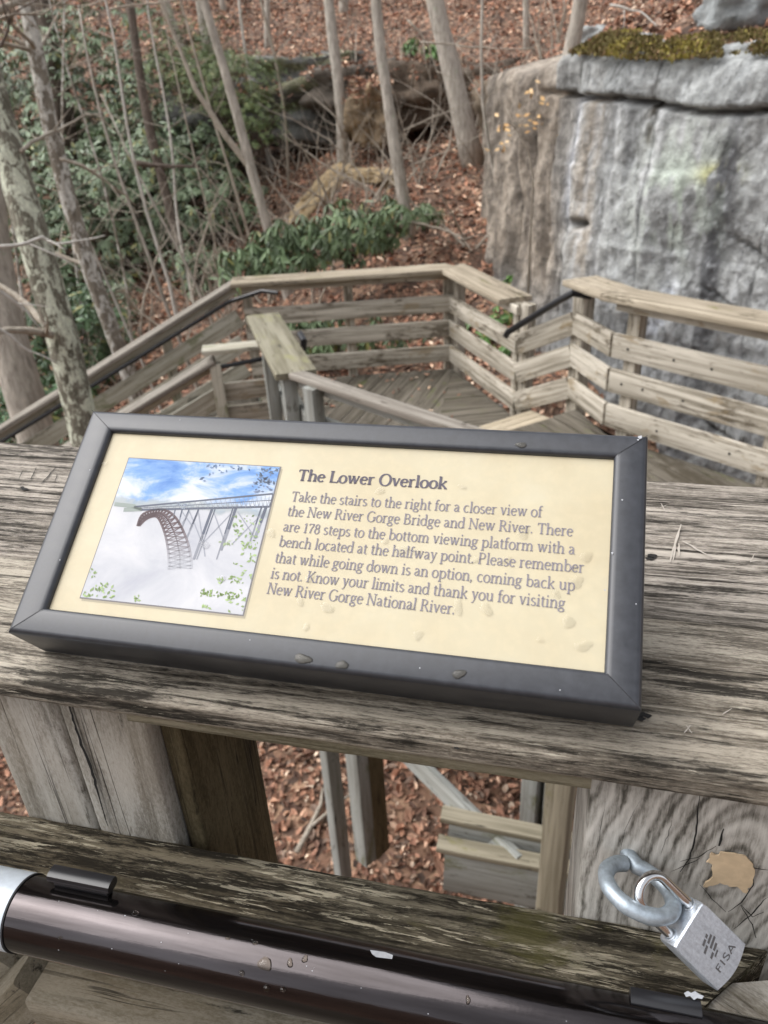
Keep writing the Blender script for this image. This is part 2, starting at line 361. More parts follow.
def tube(name, P, Rr, mat, parent=None, n=12, label=None, **kw):
    V, Fc = tube_geo(P, Rr, n); return mesh_obj(name, V, Fc, mat, parent, label=label, **kw)
def bez(p0, p1, p2, n=10):
    p0, p1, p2 = Vector(p0), Vector(p1), Vector(p2)
    return [(1-t)**2*p0+2*t*(1-t)*p1+t*t*p2 for t in [i/n for i in range(n+1)]]
def blob(name, pts, off, mat, parent, Mx, th=.0006, jag=0.0, label=None):
    """thin irregular slab; pts in local XY"""
    n = len(pts); V = [(x, y, off) for x, y in pts]+[(x, y, off-th) for x, y in pts]
    Fc = [tuple(range(n))]+[(i, i+n, (i+1) % n+n, (i+1) % n) for i in range(n)]
    return mesh_obj(name, V, Fc, mat, parent, Mx=Mx, smooth=False, label=label)
def ribbon(P, w, up, z=0.0, taper=False):
    """flat strip along pts P (3D), in the plane with normal up"""
    P = [Vector(p) for p in P]; up = Vector(up).normalized(); V = []; Fc = []
    for i, p in enumerate(P):
        t = (P[min(i+1, len(P)-1)]-P[max(i-1, 0)]).normalized(); s = up.cross(t).normalized()
        ww = w if not isinstance(w, (list, tuple)) else w[i]
        V += [p+s*ww/2+up*z, p-s*ww/2+up*z]
    for i in range(len(P)-1): Fc.append((2*i, 2*i+1, 2*i+3, 2*i+2))
    return V, Fc
# ---------------------------------------------------------------- foreground railing
YP = .33                      # front face of the posts
ZC = CZ-.32                   # top of the cap boards
rail = thing('wooden_railing', 'weathered grey wooden railing that carries the sign and the padlock', 'railing', (-.3, .4, 0))
# cap: two boards side by side
def capb(y0, y1, mat, seed, xs=(-2.2, 1.7), lab=None):
    L = xs[1]-xs[0]
    V, Fc = beam_geo(L, y1-y0, .018, nx=420, ny=34, nz=5, r=.0035, amp=.0013, seed=seed, fr=5)
    return mesh_obj('cap_board', V, Fc, mat, rail, Mx=frame((xs[0], (y0+y1)/2, ZC-.009), (1, 0, 0), (0, 0, 1)), label=lab, ang=60)
capb(.306, .4385, M['cap_front'], 1, lab='front cap board with dark ragged stains')
capb(.4398, .643, M['cap_wood'], 5)
# ledger under the cap, between the posts
board('ledger_board', (-.257, .330, ZC-.019-.005), (.0285, .330, ZC-.019-.005), .038, .010, M['ledge'], rail, nx=60, ny=4, nz=4, amp=.001, r=.002)
def post(name, x0, x1, y0, y1, z0, z1, mat, lab=None, seed=0):
    V, Fc = beam_geo(z1-z0, x1-x0, y1-y0, nx=60, ny=10, nz=10, r=.004, amp=.001, seed=seed)
    m = frame(((x0+x1)/2, (y0+y1)/2, z0), (0, 0, 1), (0, -1, 0))
    return mesh_obj(name, V, Fc, mat, rail, Mx=m, label=lab, ang=50)
post('post', -.3896, -.326, YP, .452, -2.9, ZC-.0185, M['post_wood'], 'left half of the split post', 1)
post('post', -.3245, -.2574, YP-.0008, .448, -2.9, ZC-.0185, M['post_wood'], 'right half of the split post, dark on its shaded side', 2)
post('post', -1.95, -1.81, YP, .452, -2.9, ZC-.0185, M['post_wood'], None, 3)
V, Fc = beam_geo(2.9+ZC-.02, .016, .105, nx=60, ny=3, nz=10, r=.003, amp=.0008, seed=4)
mesh_obj('side_board', V, Fc, M['side_wood'], rail, Mx=frame((-.249, .392, -2.9), (0, 0, 1), (0, -1, 0)), label='brown board on the shaded side of the left post', ang=50)
# knotty post: origin at the knot
kp = at_y(728, 873, YP)
x0, x1 = .0305, .168
zb, zt = -2.9-kp.z, ZC-.0185-kp.z
V, Fc = beam_geo(zt-zb, x1-x0, .12, nx=80, ny=12, nz=8, r=.004, amp=.0012, seed=9)
mm = frame(((x0+x1)/2-kp.x, .06, zb), (0, 0, 1), (0, -1, 0))
V = [mm @ v for v in V]
mesh_obj('post', V, Fc, M['knot'], rail, Mx=Matrix.Translation(kp), label='post with a large cracked knot', ang=50)
# dark side board beside left post is the post's own side; cracks on it
def face_line(pts, w, mat, parent, name, y=YP-.0022, lab=None):
    P = [at_y(px, py, y) for px, py in pts]; V, Fc = ribbon(P, w, (0, -1, 0)); 
    V2 = [v+Vector((0, .001, 0)) for v in V]; n = len(V)
    Fc2 = Fc+[tuple(i+n for i in f[::-1]) for f in Fc]
    return mesh_obj(name, V+V2, Fc2, mat, parent, smooth=False, label=lab)
CR = []
def crack(mb, pts, w, y=YP-.0022, pix=True):
    pts = [Vector((px, py, 0)) for px, py in pts]; Q = []
    for a, b in zip(pts, pts[1:]):
        n = max(2, int((b-a).length/5))
        for i in range(n): 
            q = a.lerp(b, i/n); q += Vector((random.uniform(-.7, .7), random.uniform(-.7, .7), 0)); Q.append(q)
    Q.append(pts[-1]); P = [at_y(q.x, q.y, y) for q in Q]; k = len(P)
    W = [w*.6*(.25+.9*math.sin(PI*(i+.4)/(k+.2)))*random.uniform(.7, 1.2) for i in range(k)]
    V, Fc = ribbon(P, W, (0, -1, 0)); mb.add(V, Fc)
mb = MB()
for pts, w in [([(700, 790), (697, 828), (690, 858), (680, 872)], .0016), ([(724, 828), (719, 846)], .0022), ([(680, 861), (698, 857), (716, 846)], .0010),
               ([(672, 872), (690, 863), (700, 858)], .0009), ([(740, 862), (752, 868), (768, 870)], .0012), ([(752, 868), (754, 885), (742, 903), (728, 912)], .0012),
               ([(742, 905), (752, 917), (764, 912)], .0010), ([(733, 930), (750, 915), (768, 897)], .0012), ([(741, 905), (752, 925), (756, 938)], .0010),
               ([(660, 855), (668, 835), (672, 820)], .0005), ([(640, 800), (625, 830), (618, 860)], .00035), ([(606, 800), (600, 830), (596, 860)], .0004), ([(700, 884), (712, 899), (726, 912)], .0009)]:
    crack(mb, pts, w)
mb.build('crack', M['hole'], rail, smooth=False, label='dark cracks around the knot')
mb = MB(); crack(mb, [(66, 696), (78, 735), (93, 775), (108, 826)], .0035, YP-.003); mb.build('crack', M['hole'], rail, smooth=False, label='long dark split in the left post')
# tan patch on knot
pp = [(707, 862), (712, 853), (717, 856), (722, 853), (735, 854), (747, 858), (753, 864), (755, 875), (750, 886), (746, 893), (738, 888), (727, 885), (716, 884), (706, 888), (703, 886), (712, 877), (713, 866)]
pq = []
for (xa, ya), (xb, yb) in zip(pp, pp[1:]+pp[:1]): pq += [(xa+(xb-xa)*k_/3+random.uniform(-1, 1), ya+(yb-ya)*k_/3+random.uniform(-1, 1)) for k_ in range(3)]
pp = pq
V = [at_y(x, y, YP-.003)+Vector((random.uniform(-.0004, .0004), 0, random.uniform(-.0004, .0004))) for x, y in pp]; n = len(V); V += [v+Vector((0, .001, 0)) for v in V]
mesh_obj('bare_patch', V, [tuple(range(n-1, -1, -1))]+[(i, (i+1) % n, (i+1) % n+n, i+n) for i in range(n)], M['putty'], rail, smooth=False, label='tan patch of bare wood in the knot')
# lower rail (mossy top), mitred at its right end
ZR = CZ-.488
cx = at_z(738, 998, ZR).x
V, Fc = beam_geo(cx+2.2, .047, .085, nx=420, ny=14, nz=8, r=.004, amp=.0014, seed=11, fr=7, s1=(1, 0))
mesh_obj('rail_board', V, Fc, M['rail_wood'], rail, Mx=frame((-2.2, .3055, ZR-.0425), (1, 0, 0), (0, 0, 1)), label='mossy middle rail board stained black', ang=60)
# next board past the mitre, running back toward the viewer's right
V, Fc = beam_geo(.5, .047, .14, nx=60, ny=6, nz=6, r=.004, amp=.001, seed=12, s0=(1, 0))
mesh_obj('rail_board', V, Fc, M['post_wood'], rail, Mx=frame((cx+.0016, .3055, ZR-.073), (1, -.55, 0), (0, 0, 1)), label='short paler rail board past the mitre', ang=60)
# lower board under the pipe, its left end mitred, with a slanting brace beside it
bl = at_y(54, 966, YP); bz = bl.z+.012
board('rail_board', (bl.x, YP-.02, bz-.09), (1.2, YP-.02, bz-.09), .038, .18, M['dull_wood'], rail, nx=120, ny=6, nz=10, amp=.001, r=.003, label='lowest grey rail board in the shade of the pipe')
q0, q1 = at_y(-40, 1052, YP-.01), at_y(48, 972, YP-.01); dq = (q1-q0).normalized()
board('brace_board', q0-dq*.3, q1, .045, .045, M['dull_wood'], rail, nx=40, ny=4, nz=4, amp=.001, up=(0, -1, 0))
q0, q1 = at_y(-40, 1000, YP+.03), at_y(30, 950, YP+.03); dq = (q1-q0).normalized()
board('brace_board', q0-dq*.3, q1, .05, .045, M['dull_wood'], rail, nx=40, ny=4, nz=4, amp=.001, up=(0, -1, 0))
# holes and scratches on the cap
def cap_xy(px, py, z=ZC+.0010): return at_z(px, py, z)
def cut(name, pts, w, mat):
    P = []
    for a_, b_ in zip(pts, pts[1:]): P += [(a_[0]+(b_[0]-a_[0])*i/4+random.uniform(-.4, .4), a_[1]+(b_[1]-a_[1])*i/4+random.uniform(-.4, .4)) for i in range(4)]
    P.append(pts[-1]); k = len(P); V, Fc = ribbon([cap_xy(*q) for q in P], [w*(.35+.7*math.sin(PI*(i+.3)/(k-.4)))*random.uniform(.6, 1.3) for i in range(k)], (0, 0, 1)); mesh_obj(name, V, Fc, mat, rail, smooth=False)
for (px, py, r) in [(25, 489, .004), (22, 487, .0022), (652, 556, .0042), (645, 715, .0035), (640, 718, .0028), (650, 558, .003), (457, 748, .0015)]:
    c = cap_xy(px, py); k = 11
    mesh_obj('nail_hole', [c+Vector((r*math.cos(a)*random.uniform(.7, 1.5), r*math.sin(a)*random.uniform(.4, .9), 0)) for a in [2*PI*i/k for i in range(k)]], [tuple(range(k))], M['hole'], rail, smooth=False)
for pts, w in [([(36, 468), (31, 480)], .0012), ([(56, 467), (49, 475), (41, 484)], .0016), ([(23, 470), (18, 481)], .0010), ([(57, 474), (55, 482)], .0010)]:
    cut('carved_mark', pts, w*.8, M['hole'])
for pts, w in [([(681, 524), (676, 540), (670, 562)], .0022), ([(683, 541), (697, 549), (712, 557)], .0022), ([(679, 543), (679, 556)], .002), ([(676, 545), (673, 560)], .0018), ([(661, 503), (665, 511)], .001), ([(660, 508), (667, 505)], .0008),
               ([(755, 553), (750, 562), (758, 560)], .001), ([(691, 725), (684, 733)], .001), ([(686, 725), (692, 733)], .001), ([(732, 708), (722, 715)], .0009)]:
    cut('scratch', pts, w*.75, M['scratch'])
# ---------------------------------------------------------------- sign
SW, SH, ST = .3738, .1630, .0424
U = Vector((.99995, -.008, .005)).normalized(); Nn = Vector((-.011, -.5657, .8246)); Nn = (Nn-U*Nn.dot(U)).normalized(); Vv = Nn.cross(U)
SO = CAM+Vector((-.8756, .8442, -.7733))*.3686-U*.0027
SM = Matrix((U, Vv, Nn)).transposed().to_4x4(); SM.translation = SO
sign = thing('interpretive_sign', 'cream information sign in a dark grey frame, titled The Lower Overlook', 'sign', SO-Nn*ST)
def onp(px, py, dz=0.0):
    p = at_plane(px, py, SO+Nn*dz, Nn); l = SM.inverted() @ p; return l.x, l.y
RD = -.0042
pc = [onp(x, y, RD) for x, y in [(113, 434), (613, 459), (605, 674), (49, 609)]]
iL = (pc[0][0]+pc[3][0])/2; iR = (pc[1][0]+pc[2][0])/2; iT = (pc[0][1]+pc[1][1])/2; iB = (pc[2][1]+pc[3][1])/2
mb = MB()
outer = [(0, 0), (SW, 0), (SW, SH), (0, SH)]; inner = [(iL, iB), (iR, iB), (iR, iT), (iL, iT)]
prof = [(0, -ST), (0, -.0030), (.0006, -.0012), (.0018, -.0003), (.0034, 0), (.80, 0), (.90, -.0004), (.97, -.0014), (1.0, -.0028), (1.0, RD-.001)]
def lerp2(a, b, t): return (a[0]+(b[0]-a[0])*t, a[1]+(b[1]-a[1])*t)
for k in range(4):
    o0, o1, i0, i1 = outer[k], outer[(k+1) % 4], inner[k], inner[(k+1) % 4]
    ow = math.hypot(i0[0]-o0[0], i0[1]-o0[1])
    V = []
    for (s, z) in prof:
        t = s if s >= .05 else s/(ow*.707)
        V.append((*lerp2(o0, i0, t), z)); V.append((*lerp2(o1, i1, t), z))
    m = len(prof)-1
    mb.add(V, [(2*i, 2*i+1, 2*i+3, 2*i+2) for i in range(m)])
fr_ = mb.build('frame', M['frame'], sign, Mx=SM, ang=50)
for k in range(4):
    a = Vector((*lerp2(outer[k], inner[k], .03), .00025)); b = Vector((*lerp2(outer[k], inner[k], .93), .00025)); V, Fc = ribbon([a, b], .00035, (0, 0, 1)); mesh_obj('mitre_joint', V, Fc, M['joint'], fr_, Mx=SM, smooth=False)
for (px, py, s_c) in [(640, 437, .0011), (638, 440, .0006), (612, 553, .0006), (605, 590, .0005), (622, 500, .0005), (250, 640, .0004), (420, 668, .0004), (90, 470, .0004), (60, 560, .0005), (560, 690, .0004), (180, 420, .0003), (636, 604, .0004)]:
    l = onp(px, py, 0); mesh_obj('paint_chip', [(l[0]+s_c*math.cos(a)*random.uniform(.6, 1.4), l[1]+s_c*math.sin(a)*random.uniform(.6, 1.4), .00018) for a in [2*PI*i/7 for i in range(7)]], [tuple(range(7))], M['chip'], fr_, Mx=SM, smooth=False)
# back plate + mounting block
V, Fc = beam_geo(SW-.008, SH-.008, .004, nx=1, r=.001)
mesh_obj('back_plate', V, Fc, M['frame'], sign, Mx=SM @ Matrix.Translation((.004, SH/2, -ST+.004)))
for fx in (.22, .78):
    pb = SM @ Vector((SW*fx, SH*.72, -ST)); 
    board('mounting_leg', (pb.x, pb.y, ZC), (pb.x, pb.y, pb.z+.004), .03, .05, M['frame'], sign, up=(0, -1, 0))
g = .0004
V = [(iL-.001, iB-.001, RD), (iR+.001, iB-.001, RD), (iR+.001, iT+.001, RD), (iL-.001, iT+.001, RD)]
pan = mesh_obj('panel', V+[(x, y, z-.002) for x, y, z in V], [(0, 1, 2, 3), (7, 6, 5, 4)], M['panel'], sign, Mx=SM, smooth=False)
# picture
q = [onp(x, y, RD) for x, y in [(130, 458), (281, 468), (242, 614), (80, 598)]]
pL = (q[0][0]+q[3][0])/2; pR = (q[1][0]+q[2][0])/2; pT = (q[0][1]+q[1][1])/2; pB = (q[2][1]+q[3][1])/2
M['shadowprint'] = simple('grey_printed_border', (.17, .16, .16), .8)
M['shadowprint2'] = simple('soft_printed_border', (.33, .295, .22), .8)
def rect(name, a, b, c, d, z, mat, par):
    return mesh_obj(name, [(a, b, z), (c, b, z), (c, d, z), (a, d, z)], [(0, 1, 2, 3)], mat, par, Mx=SM, smooth=False)
rect('printed_border', pL+.0012, pB-.0021, pR+.0019, pT-.0012, RD+.00012, M['shadowprint2'], pan)
rect('printed_border', pL-.0006, pB-.0008, pR+.0008, pT+.0006, RD+.00022, M['shadowprint'], pan)
PM = SM @ Matrix.Translation((pL, pB, RD+.00034))
pw, ph = pR-pL, pT-pB
gx = 8
pic = mesh_obj('printed_picture', [(0, 0, 0), (pw, 0, 0), (pw, ph, 0), (0, ph, 0)], [(0, 1, 2, 3)], M['picture'], pan, Mx=PM, smooth=False)
mb = MB()
def zz(x, y):
    l = onp(70+x/3.339, 440+y/3.339, RD); return Vector((min(max(l[0]-pL, .0003), pw-.0003), min(max(l[1]-pB, .0003), ph-.0003), 0))
def ln(pts, w, col, z=.0001):
    V, Fc = ribbon([zz(*p) for p in pts], w*1.5, (0, 0, 1), z); mb.add(V, Fc, 0, col)
GB = (.13, .14, .17); AR = (.15, .12, .125)
def fade(c, y, y0=300, y1=430): 
    t = max(0, min(1, (y-y0)/(y1-y0))); return tuple(a+(q_-a)*t for a, q_ in zip(c, (.37, .375, .40)))
for (a, b, w) in [((215, 224), (700, 182), .0008), ((240, 234), (700, 226), .0010), ((225, 229), (700, 204), .0003)]: ln([a, b], w, GB)
for i in range(26):
    t = (i/26)**.75; t2 = ((i+1)/26)**.75
    xa, xb = 235+465*t, 235+465*t2; ya = 222-40*t; yb = 233-8*t
    ln([(xa, yb), ((xa+xb)/2, ya), (xb, yb)], .0003, (.25, .26, .29))
def smooth_curve(P, n=26):
    out = []
    for i in range(n+1):
        u = i/n*(len(P)-1); k = min(int(u), len(P)-2); f = u-k
        p0 = P[max(k-1, 0)]; p1 = P[k]; p2 = P[k+1]; p3 = P[min(k+2, len(P)-1)]
        out.append(tuple(.5*(2*p1[j]+(p2[j]-p0[j])*f+(2*p0[j]-5*p1[j]+4*p2[j]-p3[j])*f*f+(3*p1[j]-p0[j]-3*p2[j]+p3[j])*f**3) for j in (0, 1)))
    return out
oc = smooth_curve([(226, 288), (240, 252), (275, 236), (315, 234), (352, 258), (385, 318), (402, 378), (406, 430)]); ic = smooth_curve([(232, 288), (252, 268), (272, 258), (292, 258), (308, 285), (322, 330), (330, 385), (330, 432)])
mc = [((a[0]+b[0])/2, (a[1]+b[1])/2) for a, b in zip(oc, ic)]
for cv in (oc, ic):
    for a, b in zip(cv, cv[1:]): ln([a, b], .0011, fade(AR, a[1], 285, 405))
for a, b in zip(mc, mc[1:]): ln([a, b], .0006, fade(AR, a[1], 285, 405))
for i in range(len(oc)-1):
    c = fade(AR, oc[i][1], 285, 405); ln([oc[i], ic[i+1]], .0005, c); ln([ic[i], oc[i+1]], .0005, c); ln([oc[i], ic[i]], .0004, c)
for (a, b, w) in [((352, 234), (345, 262), .0005), ((375, 234), (362, 285), .0006), ((398, 234), (372, 300), .0007), ((430, 233), (390, 330), .0008), ((475, 232), (414, 400), .0012), ((485, 232), (424, 400), .0005), ((555, 228), (505, 370), .0012), ((545, 228), (490, 400), .0006), ((655, 226), (618, 330), .0014), ((640, 226), (602, 340), .0007)]:
    mid = (b[0]*.5+a[0]*.5, b[1]*.5+a[1]*.5); ln([a, mid], w, GB); ln([mid, b], w, fade(GB, 360))
for (a, b) in [((375, 240), (410, 290)), ((400, 240), (375, 280)), ((430, 240), (400, 300)), ((400, 240), (440, 340)), ((480, 240), (520, 350)), ((545, 240), (440, 350)), ((430, 245), (452, 390)), ((560, 240), (620, 330)), ((650, 240), (540, 350))]:
    ln([a, b], .0005, (.28, .29, .32))
ln([(150, 215), (215, 222), (240, 232), (180, 234)], .0020, (.26, .29, .27))
rs = random.Random(3)
def sprig(x0, y0, x1, y1, n, col):
    for i in range(n):
        x, y = rs.uniform(x0, x1), rs.uniform(y0, y1); s = rs.uniform(4, 9); a = rs.uniform(0, 6.3); k = rs.uniform(.6, 1.3)
        P = [zz(x+s*math.cos(a), y+s*math.sin(a)), zz(x-s*.5*math.sin(a), y+s*.5*math.cos(a)), zz(x-s*math.cos(a), y-s*math.sin(a)), zz(x+s*.5*math.sin(a), y-s*.5*math.cos(a))]
        mb.add([p+Vector((0, 0, .00018)) for p in P], [(0, 1, 2, 3)], 0, tuple(c*k for c in col))
G = (.28, .36, .18); G2 = (.22, .29, .13)
sprig(50, 430, 85, 460, 10, G); sprig(45, 480, 150, 528, 34, G); sprig(215, 520, 232, 540, 6, G); sprig(435, 500, 580, 525, 34, G2); sprig(480, 460, 590, 480, 18, G); sprig(540, 410, 610, 470, 14, G)
sprig(545, 250, 640, 330, 34, (.28, .36, .20)); sprig(575, 330, 630, 410, 26, G); sprig(500, 330, 560, 350, 8, (.34, .40, .26)); sprig(520, 525, 590, 575, 16, G); sprig(440, 555, 480, 570, 5, G)
sprig(620, 92, 700, 150, 38, (.14, .17, .22)); sprig(590, 130, 690, 180, 20, (.16, .19, .26)); sprig(460, 85, 600, 110, 18, (.18, .24, .34)); sprig(440, 105, 480, 140, 5, (.2, .25, .35)); sprig(360, 208, 390, 230, 8, (.25, .28, .33))
mb.build('printed_bridge', M['print'], pic, Mx=PM, smooth=False)
# ---- serif lettering
TH = {}
def A(cx, cy, rx, ry, a0, a1, n=12): return [(cx+rx*math.cos(math.radians(a0+(a1-a0)*i/n)), cy+ry*math.sin(math.radians(a0+(a1-a0)*i/n))) for i in range(n+1)]
def Lz(*p): return list(p)
x_ = .45; c_ = .67; a_ = .71; d_ = -.21; s_ = .105
def SB(x, y, h=s_): return ('s', [(x-h, y), (x+h, y)])
def SL(x, y): return ('s', [(x-h_, y-.035), (x+.02, y)])
h_ = .08
def stem(x, y0, y1, top='flag', bot=True):
    o = [[(x, y0), (x, y1)]]
    if bot: o.append(SB(x, y0+.012))
    if top == 'flag': o.append(('s', [(x-.085, y1-.045), (x+.01, y1-.005)]))
    if top == 'full': o.append(SB(x, y1-.012))
    return o
GL = {
 ' ': (.24, []), ',': (.22, [('d', (.09, .04)), ('s', [(.12, .05), (.05, -.11)])]), '.': (.22, [('d', (.09, .04))]),
 'a': (.45, [A(.18, .30, .14, .14, 150, 30, 8)+[(.32, .26), (.32, .10)], A(.19, .13, .13, .13, 20, 340, 12)[0:0] or [(.32, .27), (.18, .24), (.08, .17), (.07, .08), (.14, .01), (.22, .03), (.32, .10)], [(.32, .12), (.35, .02), (.43, .03)]]),
 'b': (.51, stem(.11, .02, a_, 'flag', False)+[A(.27, .22, .18, .22, 140, -150, 18)]),
 'c': (.43, [A(.24, .22, .18, .22, 50, 315, 16)]),
 'd': (.52, [A(.23, .22, .18, .22, 40, 320, 16)]+[[(.40, .03), (.40, a_)], ('s', [(.30, a_-.045), (.41, a_-.005)]), ('s', [(.40, .02), (.49, .035)])]),
 'e': (.45, [A(.23, .22, .17, .22, 10, 320, 18), ('s', [(.07, .25), (.39, .25)])]),
 'f': (.31, [[(.13, .01), (.13, .55)]+A(.24, .55, .11, .14, 180, 50, 6), SB(.13, .012), ('s', [(.03, x_-.01), (.29, x_-.01)])]),
 'g': (.47, [A(.21, .30, .13, .14, 0, 360, 16), [(.12, .18), (.09, .10), (.20, .06), (.34, .03)], A(.21, -.08, .17, .10, 60, 420, 16), ('s', [(.32, .40), (.45, .43)])]),
 'h': (.54, stem(.11, 0, a_)+[A(.28, .29, .14, .155, 160, 0, 8)+[(.42, 0)], SB(.42, .012)]),
 'i': (.27, stem(.13, 0, x_)+[('d', (.13, .62))]),
 'k': (.51, stem(.11, 0, a_)+[('s', [(.14, .20), (.40, .43)]), [(.21, .25), (.44, .01)], SB(.42, .012, .07), SB(.38, x_-.012, .07)]),
 'l': (.26, stem(.13, 0, a_)),
 'm': (.82, stem(.11, 0, x_)+[A(.26, .29, .13, .15, 160, 0, 8)+[(.39, 0)], SB(.39, .012), A(.55, .29, .14, .15, 160, 0, 8)+[(.69, 0)], SB(.69, .012)]),
 'n': (.54, stem(.11, 0, x_)+[A(.28, .29, .14, .155, 160, 0, 8)+[(.42, 0)], SB(.42, .012)]),
 'o': (.49, [A(.24, .22, .19, .225, 0, 360, 22)]),
 'p': (.52, stem(.11, d_, x_)+[A(.27, .22, .18, .22, 140, -140, 18)]),
 'r': (.37, stem(.11, 0, x_)+[A(.27, .29, .15, .15, 160, 60, 6)]),
 's': (.38, [A(.19, .33, .12, .11, 40, 200, 8)+[(.10, .27), (.26, .19)]+A(.19, .12, .13, .12, 25, -150, 8)]),
 't': (.31, [[(.13, .57), (.13, .10)]+A(.22, .11, .09, .11, 180, 310, 5), ('s', [(.03, x_-.01), (.28, x_-.01)])]),
 'u': (.54, [[(.11, x_), (.11, .16)]+A(.25, .16, .14, .15, 180, 340, 8), [(.41, x_), (.41, .02)], ('s', [(.03, x_-.02), (.12, x_-.01)]), ('s', [(.33, x_-.02), (.42, x_-.01)]), ('s', [(.41, .015), (.50, .03)])]),
 'v': (.47, [[(.09, x_), (.24, .0)], ('s', [(.24, .0), (.39, x_)]), SB(.09, x_-.012, .08), SB(.39, x_-.012, .06)]),
 'w': (.71, [[(.09, x_), (.22, 0)], ('s', [(.22, 0), (.36, x_)]), [(.34, x_), (.48, 0)], ('s', [(.48, 0), (.62, x_)]), SB(.09, x_-.012, .08), SB(.34, x_-.012, .08), SB(.62, x_-.012, .06)]),
 'y': (.47, [[(.09, x_), (.25, .02)], ('s', [(.39, x_), (.24, 0), (.16, -.17), (.05, -.19)]), SB(.09, x_-.012, .08), SB(.39, x_-.012, .06)]),
 'T': (.60, [[(.30, 0), (.30, c_-.02)], ('s', [(.05, c_-.02), (.55, c_-.02)]), SB(.30, .012), ('s', [(.055, c_-.02), (.045, c_-.14)]), ('s', [(.545, c_-.02), (.555, c_-.14)])]),
 'N': (.70, [('s', [(.12, 0), (.12, c_)]), [(.12, c_-.01), (.57, 0)], ('s', [(.57, 0), (.57, c_)]), SB(.12, .012), SB(.11, c_-.012, .09), SB(.57, c_-.012)]),
 'R': (.61, [[(.13, 0), (.13, c_)], SB(.13, .012), ('s', [(.05, c_-.012), (.27, c_-.012)]), A(.27, .50, .17, .155, 90, -90, 10), ('s', [(.13, .345), (.27, .345)]), [(.30, .34), (.54, .01)], SB(.54, .012, .06)]),
 'G': (.69, [A(.35, .33, .28, .34, 50, 320, 18), [(.57, .30), (.57, .06)], SB(.57, .30, .09), ('s', [(.53, .55), (.55, .65)])]),
 'B': (.60, [[(.13, 0), (.13, c_)], ('s', [(.05, c_-.012), (.28, c_-.012)]), ('s', [(.05, .012), (.30, .012)]), A(.28, .51, .15, .15, 90, -90, 8), A(.30, .185, .19, .175, 90, -90, 8), ('s', [(.13, .36), (.30, .36)])]),
 'P': (.56, [[(.13, 0), (.13, c_)], SB(.13, .012), ('s', [(.05, c_-.012), (.27, c_-.012)]), A(.28, .485, .18, .175, 90, -90, 10), ('s', [(.13, .31), (.27, .31)])]),
 'K': (.64, [[(.13, 0), (.13, c_)], SB(.13, .012), SB(.13, c_-.012), ('s', [(.16, .28), (.51, c_-.01)]), [(.25, .36), (.57, .01)], SB(.56, .012, .07), SB(.50, c_-.012, .07)]),
 'L': (.54, [[(.13, 0), (.13, c_)], SB(.13, c_-.012), ('s', [(.05, .014), (.50, .014)]), ('s', [(.50, .014), (.515, .14)])]),
 'O': (.72, [A(.36, .33, .29, .345, 0, 360, 26)]),
 'S': (.5, [A(.24, .50, .16, .16, 40, 200, 8)+[(.12, .42), (.34, .28)]+A(.24, .17, .17, .17, 25, -150, 8)]),
 'F': (.5, [[(.13, 0), (.13, c_)], [(.13, c_-.03), (.44, c_-.03)], [(.13, .36), (.38, .36)]]),
 'I': (.3, [[(.13, 0), (.13, c_)]]), 'A': (.6, [[(.05, 0), (.28, c_)], [(.28, c_), (.52, 0)], [(.14, .22), (.44, .22)]]),
 '1': (.42, [[(.22, 0), (.22, .62)], SB(.22, .012), ('s', [(.10, .53), (.22, .61)])]),
 '7': (.44, [('s', [(.05, .60), (.40, .60)]), [(.39, .60), (.22, .25), (.17, 0)], ('s', [(.055, .60), (.045, .50)])]),
 '8': (.47, [A(.23, .46, .13, .145, 0, 360, 14), A(.23, .16, .16, .165, 0, 360, 14)]),
}
def letter_line(name, text, p0, p1, em, mat, thick=.088, thin=.038, par=pan, Mx=None, z=None):
    L = sum(GL[c][0] for c in text)
    p0 = Vector(p0); p1 = Vector(p1); d = p1-p0; sx = d.length/L; ex = d.normalized(); ey = Vector((-ex.y, ex.x, 0))
    V = []; Fc = []; x = 0; zo = RD+.0003 if z is None else z
    def put(P, w0):
        n = len(P); b = len(V)
        Q = [p0+ex*(q[0]*sx)+ey*(q[1]*em) for q in P]
        for i in range(n):
            t = (Q[min(i+1, n-1)]-Q[max(i-1, 0)]).normalized(); sd = Vector((-t.y, t.x, 0))
            if w0 is None:
                vx, vy = t.dot(ex), t.dot(ey)
                k = abs(vy)**1.3 if vx*vy <= 0 or abs(vx) < .25 else abs(vy)**1.3*.8
                w = thin+(thick-thin)*k
            else: w = w0
            w *= em; V.append(Q[i]+sd*w/2+Vector((0, 0, zo))); V.append(Q[i]-sd*w/2+Vector((0, 0, zo)))
        for i in range(n-1): Fc.append((b+2*i+1, b+2*i+3, b+2*i+2, b+2*i))
    for ch in text:
        adv, st = GL[ch]
        for s in st:
            if isinstance(s, tuple) and s[0] == 'd':
                cx, cy = s[1]; put([(x+cx-.045, cy), (x+cx+.045, cy)], .10)
            elif isinstance(s, tuple): put([(x+a, b) for a, b in s[1]], thin*1.25)
            else: put([(x+a, b) for a, b in s], None)
        x += adv
    return mesh_obj(name, V, Fc, mat, par, Mx=Mx or SM, smooth=False)
def lp(px, py): return Vector((*onp(px, py, RD), 0))
letter_line('title_lettering', 'The Lower Overlook', lp(297, 480.5), lp(447, 489.2), .0118, M['ink_bold'], .138, .058)
EM = .0103
